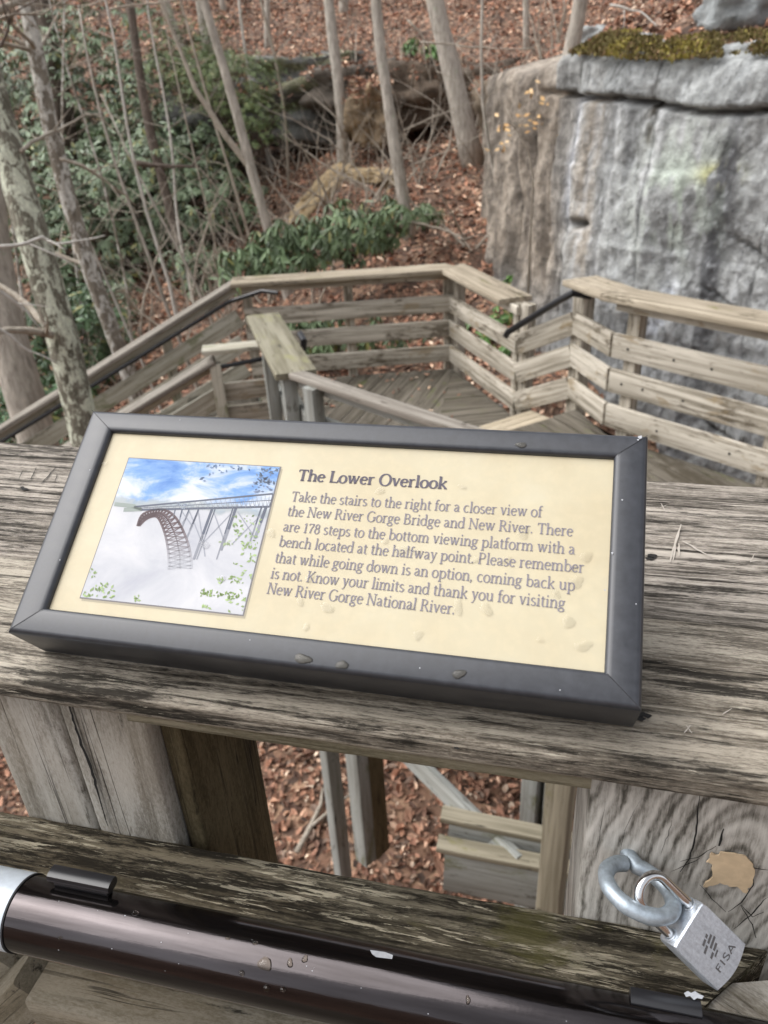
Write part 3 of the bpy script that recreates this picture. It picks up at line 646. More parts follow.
for tx, a, b in [('Take the stairs to the right for a closer view of', (290.5, 501.3), (542, 517.3)), ('the New River Gorge Bridge and New River. There', (286.7, 515.8), (573, 536.4)),
                 ('are 178 steps to the bottom viewing platform with a', (282.5, 531.2), (575, 554.6)), ('bench located at the halfway point. Please remember', (278.3, 546.4), (584, 573)),
                 ('that while going down is an option, coming back up', (274.2, 562.4), (575, 591)), ('is not. Know your limits and thank you for visiting', (270, 578.2), (565, 609)),
                 ('New River Gorge National River.', (266.2, 593.5), (455, 614.6))]:
    letter_line('text_line', tx, lp(*a), lp(*b), EM, M['ink'], .088, .044)
# ---------------------------------------------------------------- raindrops
def dome(name, c, rx, ry, h, mat, Mx, ang=0, seed=0, n=16, rings=5):
    rr = random.Random(seed); ph = [rr.uniform(0, 6.3) for _ in range(3)]; V = []; Fc = []
    for i in range(rings):
        f = 1-i/rings; z = h*math.sqrt(max(0, 1-f*f))
        for k in range(n):
            a = 2*PI*k/n; w = 1+.14*math.sin(2*a+ph[0])+.10*math.sin(3*a+ph[1])+.06*math.sin(5*a+ph[2])
            x = rx*w*f*math.cos(a); y = ry*w*f*math.sin(a)
            V.append((c[0]+x*math.cos(ang)-y*math.sin(ang), c[1]+x*math.sin(ang)+y*math.cos(ang), c[2]+z))
    V.append((c[0], c[1], c[2]+h)); t = len(V)-1
    for i in range(rings-1):
        for k in range(n): a = i*n+k; b = i*n+(k+1) % n; Fc.append((a, b, b+n, a+n))
    for k in range(n): Fc.append(((rings-1)*n+k, (rings-1)*n+(k+1) % n, t))
    ctr = Mx @ Vector(c); V = [(Mx @ Vector(v))-ctr for v in V]
    o = mesh_obj(name, V, Fc, mat, Mx=Matrix.Translation(ctr), ang=None)
    return o
M['dropw'] = None
def dropm():
    t = NT('water_on_panel'); t.t.nodes.remove(t.b)
    lw = t.n('ShaderNodeLayerWeight'); lw.inputs[0].default_value = .35
    e = t.ss(lw.outputs['Facing'], .42, .72)
    tp = t.n('ShaderNodeBsdfTransparent'); t.link(t.mix(e, (1, 1, 1), (.86, .83, .74)), tp.inputs['Color'])
    gl = t.n('ShaderNodeBsdfGlossy'); gl.inputs['Roughness'].default_value = .05
    fr = t.n('ShaderNodeFresnel'); fr.inputs['IOR'].default_value = 1.33
    m = t.n('ShaderNodeMixShader'); t.link(t.math('MULTIPLY', fr.outputs[0], .55), m.inputs[0]); t.link(tp.outputs[0], m.inputs[1]); t.link(gl.outputs[0], m.inputs[2]); t.link(m.outputs[0], t.out.inputs['Surface']); return t.m
M['dropw'] = dropm()
DR = [(586, 557, 8, 6), (573, 568, 6, 4), (576, 582, 9, 7), (568, 622, 7, 8), (583, 646, 10, 6), (486, 609, 7, 8), (458, 607, 6, 9), (327, 608, 9, 6), (402, 550, 9, 5), (416, 552, 6, 4), (523, 533, 8, 8), (410, 607, 6, 4), (300, 602, 6, 4),
      (418, 635, 5, 7), (104, 464, 7, 4), (310, 578, 6, 5), (540, 640, 4, 3), (271, 533, 6, 6), (475, 560, 7, 4), (556, 594, 5, 5), (306, 627, 5, 4), (462, 487, 6, 3), (380, 491, 6, 5), (505, 560, 8, 4), (222, 579, 7, 4), (205, 545, 8, 5), (385, 541, 5, 4)]
for i, (px, py, a, b) in enumerate(DR):
    l = onp(px, py, RD); k = .00040
    o = dome('raindrop', (l[0], l[1], RD+.0006), a*k*1.1, b*k*1.3, random.uniform(.00016, .00034), M['dropw'], SM, random.uniform(-.6, .6), i)
    tag(o, 'clear raindrop lying on the cream panel', 'raindrop', 'raindrops on the cream panel')
for i, (px, py, a, b, lab) in enumerate([(303, 659, 11, 4, 'larger wet spot on the lower frame bar, left of a smaller one'), (342, 665, 7, 4, 'small wet spot on the lower frame bar, second from the left'), (459, 674, 8, 3.5, 'wet spot on the lower frame bar under the words National River'), (521, 445, 8, 2.5, 'wet spot on the upper frame bar')]):
    l = onp(px, py, 0)
    o = dome('raindrop', (l[0], l[1], .0003), a*.00048, b*.0007, .0012, M['water'], SM, .1, 50+i); tag(o, lab, 'raindrop', 'raindrops on the dark frame')
# ---------------------------------------------------------------- eye bolt and padlock
ea = at_y(636, 852, YP-.002)
eb = thing('eye_bolt', 'thick galvanised eye bolt screwed into the knotty post', 'eye bolt', ea)
Rg = .0185; rt = .0049
cen = ea+Vector((.001, -.0235, -.002)); 
e1 = Vector((1, .02, -.28)).normalized(); e2 = Vector((.0, 1, -.22)); e2 = (e2-e1*e2.dot(e1)).normalized()
P = []
for i in range(41):
    a = math.radians(108)+math.radians(338)*i/40
    P.append(cen+e1*math.cos(a)*Rg*1.08+e2*math.sin(a)*Rg)
P.append(P[-1]+(P[-1]-P[-2]).normalized()*.004+Vector((0, .004, 0)));
P2 = P[-1]; P += [P2+Vector((-.0035, .009, .0)), P2+Vector((-.004, .03, 0))]
rad = [rt*(.97+.03*math.sin(i*1.3)) for i in range(len(P))]
tube('ring', P, rad, M['galv'], eb, n=20)
o_ = CAM+Vector((.1094, .2831, -.4664)); lu = Vector((.5227, .7395, .4242)); lv = Vector((-.7131, .1066, .6929)); ln_ = Vector((.4672, -.6647, .583)); LW, LL, LD = .0315, .0382, .0152
LM = Matrix((lu, lv, ln_)).transposed().to_4x4(); LM.translation = o_
KS = .972; o_ = CAM+(o_-CAM)*KS; LW *= KS; LL *= KS; LD *= KS; LM.translation = o_
lock = thing('padlock', 'brushed silver padlock hanging from the eye bolt', 'padlock', o_)
# body: rounded outline (curved bottom), extruded
out = []
nb = 10
for i in range(nb+1): x = LW*i/nb; out.append((x, -.0032*math.sin(PI*i/nb)))
out += [(LW, LL*.93), (LW*.975, LL*.985), (LW*.93, LL), (LW*.07, LL), (LW*.025, LL*.985), (0, LL*.93)]
n = len(out); cxx = sum(p[0] for p in out)/n; cyy = sum(p[1] for p in out)/n
V = []; Fc = []
lay = [(0, .965), (-.0006, .99), (-.0014, 1), (-LD+.0014, 1), (-LD+.0006, .99), (-LD, .965)]
for z, s in lay:
    for x, y in out: V.append((cxx+(x-cxx)*s, cyy+(y-cyy)*s, z))
for i in range(len(lay)-1):
    for k in range(n): a = i*n+k; b = i*n+(k+1) % n; Fc.append((a, a+n, b+n, b))
Fc.append(tuple(range(n))); Fc.append(tuple(range(len(V)-1, len(V)-n-1, -1)))
mesh_obj('body', V, Fc, M['lock'], lock, Mx=LM, ang=30)
sx0, sx1, sz = LW*.17, LW*.83, -LD/2; sh = .0225; sr = (sx1-sx0)/2
P = [(sx0, LL-.004, sz), (sx0, LL+sh*.35, sz), (sx0, LL+sh*.7, sz)]+[((sx0+sx1)/2-sr*math.cos(a), LL+sh+sr*math.sin(a)*.95, sz) for a in [PI*i/16 for i in range(17)]]+[(sx1, LL+sh*.7, sz), (sx1, LL+sh*.35, sz), (sx1, LL-.004, sz)]
tube('shackle', P, .0028, M['chrome'], lock, n=16, Mx=LM)
for sx in (sx0, sx1):
    P = [(sx+.0036*math.cos(a), LL+.0002, sz+.0036*math.sin(a)) for a in [2*PI*i/20 for i in range(21)]]
    tube('collar', P, .0006, M['lock'], lock, n=6, Mx=LM)
# stamped emblem: barred circle, letters beside it; axes along lv (down the body) / lu
mb = MB(); ec = (LW*.50, LL*.50); er = .0062
def epar(x0, x1, y0, y1):
    sl = .25
    mb.add([(ec[0]+x0, ec[1]+y0+sl*x0, .00012), (ec[0]+x1, ec[1]+y0+sl*x1, .00012), (ec[0]+x1, ec[1]+y1+sl*x1, .00012), (ec[0]+x0, ec[1]+y1+sl*x0, .00012)], [(0, 1, 2, 3)])
for (y0, y1, segs) in [(.0040, .0056, [(-.0030, .0006), (.0014, .0034)]), (.0014, .0030, [(-.0056, -.0012), (0, .0050)]), (-.0012, .0004, [(-.0010, .0056)]), (-.0038, -.0022, [(-.0050, -.0016), (-.0006, .0036)]), (-.0058, -.0046, [(-.0026, .0012)])]:
    for a, b in segs: epar(a, b, y0, y1)
mb.build('stamped_emblem', M['engrave'], lock, Mx=LM, smooth=False, label='small barred round emblem stamped on the lock face')
letter_line('stamped_letters', 'FISA', (LW*.24, LL*.13, 0), (LW*.84, LL*.13, 0), .0062, M['engrave'], .15, .10, par=lock, Mx=LM, z=.00012)
# ---------------------------------------------------------------- pipe handrail
a1 = math.atan(1.7125); a2 = math.atan(2.120); am = (a1+a2)/2; r_ = .0240; D = r_/math.sin((a2-a1)/2)
py_, pz_ = D*math.cos(am), CZ-D*math.sin(am)
pr = thing('pipe_handrail', 'glossy brown black round handrail pipe running along the railing', 'handrail', (0, py_, pz_))
xe = at_plane(26, 912, (0, py_, pz_), (0, -1, 0)).x
V, Fc = tube_geo([(xe+(1.9-xe)*i/30, py_, pz_) for i in range(31)], r_, 64); mesh_obj('pipe', V, Fc, M['pipe'], pr)
V, Fc = tube_geo([(xe-.9, py_, pz_), (xe-.3, py_, pz_), (xe-.0016, py_, pz_), (xe, py_, pz_)], [r_*1.03, r_*1.03, r_*1.03, r_*1.0], 64); mesh_obj('coupling_sleeve', V, Fc, M['sleeve'], pr, ang=25, label='pale galvanised sleeve at the pipe end')
V, Fc = tube_geo([(xe-.0005, py_, pz_), (xe+.0008, py_, pz_)], [r_*1.035, r_*1.035], 64); mesh_obj('seal_ring', V, Fc, M['joint'], pr)
def tab(pa, pb):
    a_, b_ = at_y(*pa, .266), at_y(*pb, .266); z = (a_.z+b_.z)/2-.0095
    V, Fc = beam_geo(b_.x-a_.x, .011, .0075, nx=6, r=.003, ny=2); mesh_obj('bracket', V, Fc, M['black'], pr, Mx=frame((a_.x, .268, z), (1, 0, 0), (0, 0, 1)))
    board('bracket_arm', (a_.x+.003, .267, z-.006), (b_.x-.003, .267, z-.006), .006, .012, M['black'], pr)
    return z
tab((46, 866), (108, 879)); zt2 = tab((632, 992), (704, 1005))
def on_pipe(px, py, rr=r_):
    d = ray(px, py).normalized(); o = CAM-Vector((0, py_, pz_)); A_ = d.y**2+d.z**2; B_ = 2*(o.y*d.y+o.z*d.z); C_ = o.y**2+o.z**2-rr*rr
    t = (-B_-math.sqrt(max(0, B_*B_-4*A_*C_)))/(2*A_); p = CAM+d*t; nrm = Vector((0, p.y-py_, p.z-pz_)).normalized(); return p, nrm
for i, (px, py, a, b, lab) in enumerate([(265, 964, 7.5, 6.5, 'largest round raindrop on the brown pipe'), (290, 963, 3.5, 4, 'small raindrop just right of the largest one on the pipe'), (305, 959, 3, 4, 'narrow raindrop near the top of the pipe, third from the largest'), (242, 973, 3.5, 2.5, 'tiny raindrop left of the largest one on the pipe'),
        (267, 988, 4.5, 3, 'flat raindrop under the largest one on the pipe'), (283, 989, 3.5, 2.5, 'small flat raindrop lower right of the largest one'), (135, 913, 5, 2, 'thin water spot high on the pipe near its sleeve'), (60, 938, 2, 2, 'pin sized drop on the pipe beside the sleeve'), (468, 1000, 2.5, 4, 'narrow raindrop on the pipe under the open gap'), (228, 938, 3, 2, 'faint drop on the upper highlight of the pipe'), (255, 943, 3.5, 2, 'faint drop above the largest one on the pipe')]):
    p, nr = on_pipe(px, py); m = frame(p, (1, 0, 0), nr)
    o = dome('raindrop', (0, 0, -.0002), a*.00056, b*.00064, .0020, M['water'], m, 0, 80+i); tag(o, lab, 'raindrop', 'raindrops on the brown pipe')
def chipat(pts, lab):
    P = [on_pipe(x, y, r_+.0002)[0] for x, y in pts]; mesh_obj('paint_chip', P, [tuple(range(len(P)))[::-1]], M['chip'], pr, smooth=False, label=lab)
chipat([(370, 950), (378, 951), (385, 952), (393, 955), (392, 959), (384, 958), (376, 957), (372, 954)], 'pale chip in the pipe paint')
zz_ = zt2+.0042
pts = [(684, 996), (688, 994), (691, 996), (695, 994), (699, 997), (704, 999), (702, 1002), (697, 1001), (694, 1003), (690, 999), (686, 1000)]
P = [at_z(x, y-3, zz_) for x, y in pts]; mesh_obj('paint_chip', P, [tuple(range(len(P)))[::-1]], M['chip'], pr, smooth=False, label='pale chip on the right bracket')
# fine mist specks on pipe
rs = random.Random(4)
for i in range(34):
    px, py = rs.uniform(30, 700), 0; py = 900+.215*px+rs.uniform(-15, 60)
    p, nr = on_pipe(px, py); 
    if nr.z < .1: continue
    m = frame(p+nr*.00015, (1, 0, 0), nr); s = rs.uniform(.0002, .00045)
    mesh_obj('speck', [m @ Vector((s*math.cos(a), s*math.sin(a)*rs.uniform(.5, 1), 0)) for a in [2*PI*k/6 for k in range(6)]], [tuple(range(6))], M['chip'], pr, smooth=False)

# ---------------------------------------------------------------- viewer deck + supports under it
vd = thing('viewing_platform', 'grey plank platform at the camera, behind the near railing', 'platform', (0, -1, 0))
mb = MB()
for i in range(14):
    V, Fc = beam_geo(5, .138, .036, nx=4, r=.004); m = frame((-2.5, .18-i*.145, -.018), (1, 0, 0), (0, 0, 1)); mb.add([m @ v for v in V], Fc)
mb.build('deck_planks', M['deck_wood'], vd)
board('joist', (-2.5, .30, -.14), (2.5, .30, -.14), .05, .2, M['timber'], vd)

# ---------------------------------------------------------------- lower and upper platforms
ZL, ZLc = -1.165, -.165      # lower deck, its cap height
ZU, ZUc = -.865, .135        # upper deck
def xy(v, z): return Vector((v.x, v.y, z))
A0 = at_z(240, 280, ZLc); B0 = at_z(452, 266, ZLc); C0 = at_z(518, 411, ZL+.08)
E0 = at_z(572, 400, ZU+.06); 
U0 = at_z(590, 281, ZUc); U1 = at_z(622, 292, ZUc); U2 = at_z(768, 318, ZUc)
print('A', A0, 'B', B0, 'C', C0, 'E', E0, 'U', U0, U1, U2)
def plank_run(name, a, b, z0, z1, parent, mat, w=.038, h=.16, off=0.0, **kw):
    a = Vector(a); b = Vector(b); d = (b-a); nrm = Vector((-d.y, d.x, 0)).normalized()
    return board(name, xy(a, z0)+nrm*off, xy(b, z1)+nrm*off, w, h, mat, parent, nx=max(3, int(d.length/.2)), amp=.003, fr=1.5, ny=1, r=.005, **kw)
def section(label, a, b, za, zb, capz=1.0, cap=True, capw=.29, posts=(), cat='railing', mat='far_wood', capmat='far_cap', ends=((0, 0), (0, 0)), cext=(0, 0), inner=-1, group=None, nr=3, pmat=None, name='wooden_railing'):
    """railing from a to b (plan), deck heights za, zb; inner=side the rails face"""
    a = Vector((a.x, a.y, 0)); b = Vector((b.x, b.y, 0)); d = b-a; L = d.length; nrm = Vector((-d.y, d.x, 0)).normalized()*inner; t = d.normalized()
    r0 = thing(name, label, cat, xy(a, za), group)
    for k in range(nr):
        z = (.66, .42, .17)[k]
        p, q = a+nrm*.03, b+nrm*.03
        plank_run('rail_board', p, q, za+z, zb+z, r0, M[mat])
    for s in posts:
        p = a+d*s; z = za+(zb-za)*s
        V, Fc = beam_geo(capz-.04+1.3, .09, .09, nx=8, r=.006, amp=.003, seed=s*9)
        mesh_obj('post', V, Fc, M[pmat or mat], r0, Mx=frame(xy(p-nrm*.04, z-1.3), (0, 0, 1), nrm))
    if cap:
        p0 = xy(a-t*cext[0], za+capz-.02); p1 = xy(b+t*cext[1], zb+capz-.02)
        board('cap_board', p0, p1, capw, .04, M[capmat], r0, nx=max(4, int(L/.12)), ny=4, amp=.004, fr=1.2, r=.006, s0=ends[0], s1=ends[1])
        board('ledger_board', xy(a, za+capz-.075)+nrm*.03, xy(b, zb+capz-.075)+nrm*.03, .038, .068, M[mat], r0, r=.005)
    return r0
m1 = math.tan(math.radians(15))
section('grey wooden railing along the far edge of the lower platform, green shrubs behind it', A0, B0, ZL, ZL, posts=(.02, .5, .985), ends=((0, 0), (-.45, 0)), cext=(.08, .02), capmat='moss_wood' if False else 'far_cap')
# B -> C : C top
section('wooden railing section from the far corner toward the short steps', B0, C0, ZL, ZL, posts=(.06, .93), ends=((-.45, 0), (.0, 0)), cext=(0, -.12))
# steps railing C -> E (rising)
st = section('short sloping railing with a black grab rail beside the two steps', C0, E0, ZL, ZU, cap=False, posts=(.05, .97))
P = [at_y(591, 296, E0.y-.05), at_y(573, 293, E0.y-.08), at_y(560, 300, E0.y*.8+C0.y*.2-.08), at_y(508, 332, C0.y-.08), at_y(506, 336, C0.y-.06)]
tube('grab_rail', P,   .026, M['black'], st, n=10)
# short panel + long upper railing
sec = section('short railing panel at the corner of the upper platform', E0, U1, ZU, ZU, cap=False, posts=(.05,))
p0, p1 = xy(U0, ZUc-.02), xy(U1, ZUc-.02); dd_ = (p1-p0).normalized()
board('cap_board', p0-dd_*.12, p1+dd_*.03, .28, .04, M['far_cap'], sec, nx=8, ny=3, amp=.004, r=.006, s1=(.45, 0))
U3 = U1+(U2-U1)*2.6
long_rail = section('long wooden railing of the upper platform in front of the rock cliff', U1, U3, ZU, ZU, posts=(.045, .45, .9), ends=((.45, 0), (0, 0)), cext=(.0, 0), inner=-1, capw=.28)
dL = (v2_(U3)-v2_(U1)) if False else Vector((U3.x-U1.x, U3.y-U1.y, 0)); dl_ = dL.normalized(); nl_ = Vector((dl_.y, -dl_.x, 0))
for (s, z) in [(.10, .42), (.26, .42), (.40, .17), (.55, .42), (.12, .66), (.70, .66), (.45, .66), (.9, .17), (1.1, .42), (1.3, .66)]:
    c_ = Vector((U1.x, U1.y, ZU+z))+dl_*s+nl_*.05
    o = tube('bolt', [c_-nl_*.004, c_+nl_*.004], .008, M['black'], long_rail, n=8)
# near-side railing of the lower platform (mossy cap, then low cap running to the right)
N0 = at_z(262, 314, ZLc); N1 = at_z(296, 372, ZLc); N2 = at_z(462, 426, ZLc)
print('N', N0, N1, N2)
section('railing end with a wide lichen covered cap beside the stair post', N0, N1, ZL, ZL, posts=(.3, .95), capmat='moss_wood', inner=1, capw=.26, mat='timber', nr=2)
N3 = N1+(N2-N1)*1.25
section('near side railing of the lower platform, seen end on from above', N1, N3, ZL, ZL, posts=(.12, .85), inner=1, capw=.10, capmat='stair_cap', mat='timber', pmat='timber', ends=((.3, 0), (0, 0)))
# deck of lower platform: clipped planks
def clip_poly(poly, p, n):   # keep side (x-p).n >= 0
    out = []
    for i in range(len(poly)):
        a, b = poly[i], poly[(i+1) % len(poly)]; da, db = (a-p).dot(n), (b-p).dot(n)
        if da >= 0: out.append(a)
        if da*db < 0: out.append(a+(b-a)*(da/(da-db)))
    return out
def deck(parent, poly, direction, z, mat, w=.14, gap=.008, th=.036, name='deck_planks'):
    t = Vector((direction[0], direction[1], 0)).normalized(); n = Vector((-t.y, t.x, 0)); ds = [p.dot(n) for p in poly]
    mb = MB(); s = min(ds); rr = random.Random(5)
    while s < max(ds):
        q = clip_poly(poly, n*s, n); q = clip_poly(q, n*(s+w-gap), -n) if len(q) > 2 else q
        if len(q) > 2:
            dz = rr.uniform(-.003, .003); k = len(q)
            V = [Vector((p.x, p.y, z+dz)) for p in q]+[Vector((p.x, p.y, z+dz-th)) for p in q]
            m = frame((q[0].x, q[0].y, z), t, (0, 0, 1))
            mb.add(V, [tuple(range(k)), tuple(range(2*k-1, k-1, -1))]+[(i, i+k, (i+1) % k+k, (i+1) % k) for i in range(k)])
        s += w
    # local frame so the grain follows the planks
    m = frame((poly[0].x, poly[0].y, z), t, (0, 0, 1)); mi = m.inverted()
    mb.V = [mi @ v for v in mb.V]
    return mb.build(name, mat, parent, Mx=m, smooth=False)
lp_ = thing('lower_platform', 'grey plank deck of the lower landing with mitred boards', 'platform', xy(B0, ZL))
def v2(p): return Vector((p.x, p.y, 0))
mid = at_z(440, 364, ZL); far_ = v2(N3)
a, b, c, e = v2(A0), v2(B0), v2(C0), v2(E0)+Vector((.1, -.1, 0)); n0, n1 = v2(N0), v2(N1); n3 = Vector((1.2, 4.1, 0))
split1 = b; split2 = n1+(n3-n1)*.25
dirL = (0.23, .97)
deck(lp_, [a, b, split2, n1, n0], (.10, .99), ZL, M['deck_wood'])
deck(lp_, [b, c, e, n3, split2], (.93, .36), ZL+.0, M['deck_wood'])
for i in range(5):
    f = i/4; p = a.lerp(n0, f); q_ = b.lerp(n3, f); board('joist', xy(p, ZL-.14), xy(q_, ZL-.14), .05, .19, M['timber'], lp_)
for p in (a, b, c, n0, n1):
    V, Fc = beam_geo(3.2, .12, .12, nx=4, r=.005); mesh_obj('support_post', V, Fc, M['timber'], lp_, Mx=frame(xy(p, ZL-3.2-.24), (0, 0, 1), (0, -1, 0)))
# steps up to upper platform
stp = thing('short_steps', 'two broad plank steps between the lower and upper platforms', 'steps', xy(C0, ZL))
sd = (v2(E0)-v2(C0)); sdn = sd.normalized(); wd = Vector((sdn.y, -sdn.x, 0))
if wd.y > 0: wd = -wd
for k in range(1):
    o = v2(C0)+sd*.30+wd*.02; z = ZL+.15
    for j in range(2):
        p = o+sdn*(.07+j*.145); board('tread', xy(p, z-.018), xy(p+wd*2.4, z-.018), .14, .036, M['step_wood'], stp, nx=8, amp=.002)
    board('riser', xy(o+sdn*.012, z-.10), xy(o+sdn*.012+wd*2.4, z-.10), .02, .12, M['deck_wood'], stp)
up_ = thing('upper_platform', 'plank deck of the upper landing beside the rock cliff', 'platform', xy(U1, ZU))
u1, u3 = v2(U1), v2(U3); ee = v2(E0)+sdn*.05; w2 = ee+wd*2.5
deck(up_, [ee, u1, u3, u3+Vector((-.9, -1.7, 0)), w2], (-.60, .80), ZU, M['deck_wood'])
board('riser', xy(ee-sdn*.012, ZU-.1), xy(w2-sdn*.012, ZU-.1), .02, .12, M['deck_wood'], up_)
for p in (u1, u1.lerp(u3, .5), u3):
    V, Fc = beam_geo(3, .12, .12, nx=4, r=.005); mesh_obj('support_post', V, Fc, M['timber'], up_, Mx=frame(xy(p, ZU-3.2), (0, 0, 1), (0, -1, 0)))
board('joist', xy(u1, ZU-.14), xy(u3, ZU-.14), .05, .19, M['timber'], up_)
# flight of stairs going down to the left
sdir = Vector((-.90, -.43, 0)).normalized(); sn = Vector((-sdir.y, sdir.x, 0))
Pl = at_plane(0, 428, A0, sn); hl = (v2(Pl)-a).length; slope = (ZLc-Pl.z)/hl; print('slope', slope, hl)
Ls = hl*1.35; ae = a+sdir*Ls
def srail(label, p, q, z0, z1, posts, black, inner, capw=.20, nr=3, cap=True):
    r0 = section(label, p, q, z0, z1, posts=posts, inner=inner, capw=capw, nr=nr, mat='stair_wood', capmat='stair_cap', cap=cap)
    return r0
sr_ = srail('long outer stair railing sloping down to the left, trees behind it', a+sdir*.05, ae, ZL, ZL-slope*Ls, (.22, .5, .78), True, 1)
hz = .075; nrm = Vector((-sdir.y, sdir.x, 0))
nin = nrm if (n0-a).dot(nrm) > 0 else -nrm
P = [at_y(278, 293, A0.y-.16), at_y(262, 291, A0.y-.14)]+[xy(a+sdir*(s*Ls)+nin*.09, ZLc-.105-slope*s*Ls) for s in (.04, .3, .6, 1)]
tube('grab_rail', P, .019, M['black'], sr_, n=10)
n0s = n0+sdir*.25
post_top = at_z(213, 352, ZLc-.26); 
pt = v2(post_top); n0e = pt+sdir*Ls*.8
zp = ZL-.30
sr2 = section('inner stair railing starting at a capped post', pt, n0e, zp, zp-slope*Ls*.8, posts=(.0, .45, .9), capw=.18, inner=-1, mat='stair_wood', capmat='stair_cap', nr=2)
board('post_cap', xy(pt-(n0-pt).normalized()*.08, post_top.z+.02), xy(n0+Vector((.05, 0, 0)), post_top.z+.02), .18, .035, M['stair_wood'], sr2)
for k in range(3):
    board('rail_board', xy(pt, post_top.z-.34-.2*k), xy(n0, post_top.z-.34-.2*k), .038, .15, M['far_wood'], sr2)
P = [xy(pt+Vector((.03, .02, 0)), post_top.z-.13), xy(n0+Vector((-.02, .0, 0)), post_top.z-.10)]
tube('grab_rail', P, .019, M['black'], sr2, n=8)
fl = thing('staircase', 'plank stair flight going down to the left between two sloping railings', 'staircase', xy(a, ZL))
ns = int(Ls/.30)
for i in range(ns):
    s = .15+i*.30; z = ZL-slope*(s+.15)
    board('tread', xy(a+sdir*s, z), xy(n0+sdir*s, z), .28, .04, M['deck_wood'], fl, nx=5, amp=.002)
for p in (a, n0): board('stringer', xy(p, ZL-.14), xy(p+sdir*Ls, ZL-.14-slope*Ls), .05, .28, M['stair_wood'], fl)
# black hook-like bracket on the mossy railing
o = tube('rail_bracket', [at_y(300, 334, N0.y+.2), at_y(304, 341, N0.y+.1), at_y(303, 349, N0.y+.1)], .028, M['black'], n=10); tag(o, 'short black metal pipe end beside the lichen covered cap', 'bracket')
# ---- supports seen through the gap below the cap
def sp(px, py, y): return at_y(px, py, y)
su = thing('timber_support', 'grey timber post with a diagonal brace seen through the gap under the near railing', 'timber support', at_y(365, 860, 2.6))
p = at_y(352, 752, 2.6); V, Fc = beam_geo(-.1-at_y(366, 852, 2.6).z+.05, .085, .09, nx=10, r=.005, amp=.002, seed=3); q = at_y(366, 852, 2.6)
mesh_obj('post', V, Fc, M['timber'], su, Mx=frame((q.x, 2.6, q.z-.05), (0, 0, 1), (-.55, -1, 0)))
q = at_y(345, 846, 2.75); V, Fc = beam_geo(-.1-q.z+.3, .06, .09, nx=8, r=.005, amp=.002, seed=6)
mesh_obj('side_board', V, Fc, M['timber'], su, Mx=frame((q.x-.03, 2.75, q.z-.3), (0, 0, 1), (-.55, -1, 0)))
q = at_y(378, 852, 2.62); V, Fc = beam_geo(-.1-q.z+.05, .05, .10, nx=8, r=.005, amp=.002, seed=7)
mesh_obj('side_board', V, Fc, M['side_wood'], su, Mx=frame((q.x, 2.66, q.z-.05), (0, 0, 1), (-.55, -1, 0)))  # dark-coloured board added to stand for the post's shaded right face
su2 = thing('support_brace', 'pale diagonal timber brace leaning toward the plank steps', 'timber brace', at_y(480, 825, 2.3))
p, q = at_y(398, 745, 2.6), at_y(487, 832, 2.2); board('brace', p, q+(q-p)*.3, .075, .05, M['timber'], su2, up=(0, -1, .3), nx=8)
ss = thing('plank_steps', 'two weathered plank treads with dark risers under the right of the near railing', 'steps', at_y(500, 880, 2.0))
for (l, r, y) in [((440, 818), (590, 849), 2.15), ((436, 848), (600, 880), 2.05)]:
    p, q = at_y(*l, y), at_y(*r, y); d = (q-p).normalized()
    board('tread', p-Vector((0, -.035, .015)), q+d*.4-Vector((0, -.035, .015)), .07, .030, M['tread'], ss, nx=8, amp=.002)
    board('riser', p+d*.03+Vector((0, .012, -.15)), q+d*.4+Vector((0, .012, -.15)), .02, .24, M['timber'], ss)
x_p = at_y(560, 800, 1.85); V, Fc = beam_geo(-.12-x_p.z+1.0, .085, .085, nx=8, r=.005, amp=.002)
mesh_obj('post', V, Fc, M['tread'], ss, Mx=frame((x_p.x, 1.85, x_p.z-1.0), (0, 0, 1), (-.3, -1, 0)))
x_p = at_y(532, 800, 2.5); su3 = thing('support_post', 'upright grey post standing behind the two plank treads', 'timber post', (x_p.x, 2.5, x_p.z-.9)); V, Fc = beam_geo(-.12-x_p.z+.9, .08, .08, nx=8, r=.005)
mesh_obj('post', V, Fc, M['timber'], su3, Mx=frame((x_p.x, 2.5, x_p.z-.9), (0, 0, 1), (-.5, -1, 0)))
board('side_board', (x_p.x+.06, 2.5, x_p.z-.9), (x_p.x+.06, 2.5, -.14), .02, .09, M['timber'], su3, up=(0, -1, 0))
# ---------------------------------------------------------------- terrain
GP = np.array([(0, 0, -2.7), (-1.4, 3, -2.95), (-3, 3, -3.3), (2, 2, -2.4), (-2, 5, -2.9), (.8, 4, -2.95), (-3.5, 9, -2.2), (-1.3, 9.3, -1.5), (0, 8, -1.5), (.5, 9, -1.0), (-5, 8, -3.0), (-6, 10, -2.5), (-7, 12, -2.0),
    (-4.5, 12, -1.1), (-5, 16, .2), (-8, 18, .3), (-10, 14, -2.0), (-12, 20, 1.4), (-14, 10, -4), (-8, 5, -4.4), (-5, 4, -3.9), (-1, 11, -.75), (-3, 11, -1.0), (-1.5, 14, .2), (-2, 18, 1.3), (-3, 22, 2.7), (-4, 28, 4.6), (-2, 36, 6.5), (-12, 32, 5.8), (-18, 38, 8), (-24, 26, 3.0),
    (3, 5, -3.3), (1.3, 6.6, -3.0), (.35, 7.3, -2.1), (2.4, 5.8, -3.3), (-12, 25, 3.6), (-17, 24, 3.2), (-18, 32, 6), (-8, 26, 3.6), (4, 1, -2.0), (0, -4, -2.2), (-6, -4, -4), (6, -3, -1.5), (2, 11, 0), (4, 14, 2), (8, 8, 0), (6, 24, 4.5), (8, 34, 7), (14, 20, 4), (-30, 10, -6), (-25, -5, -7)])
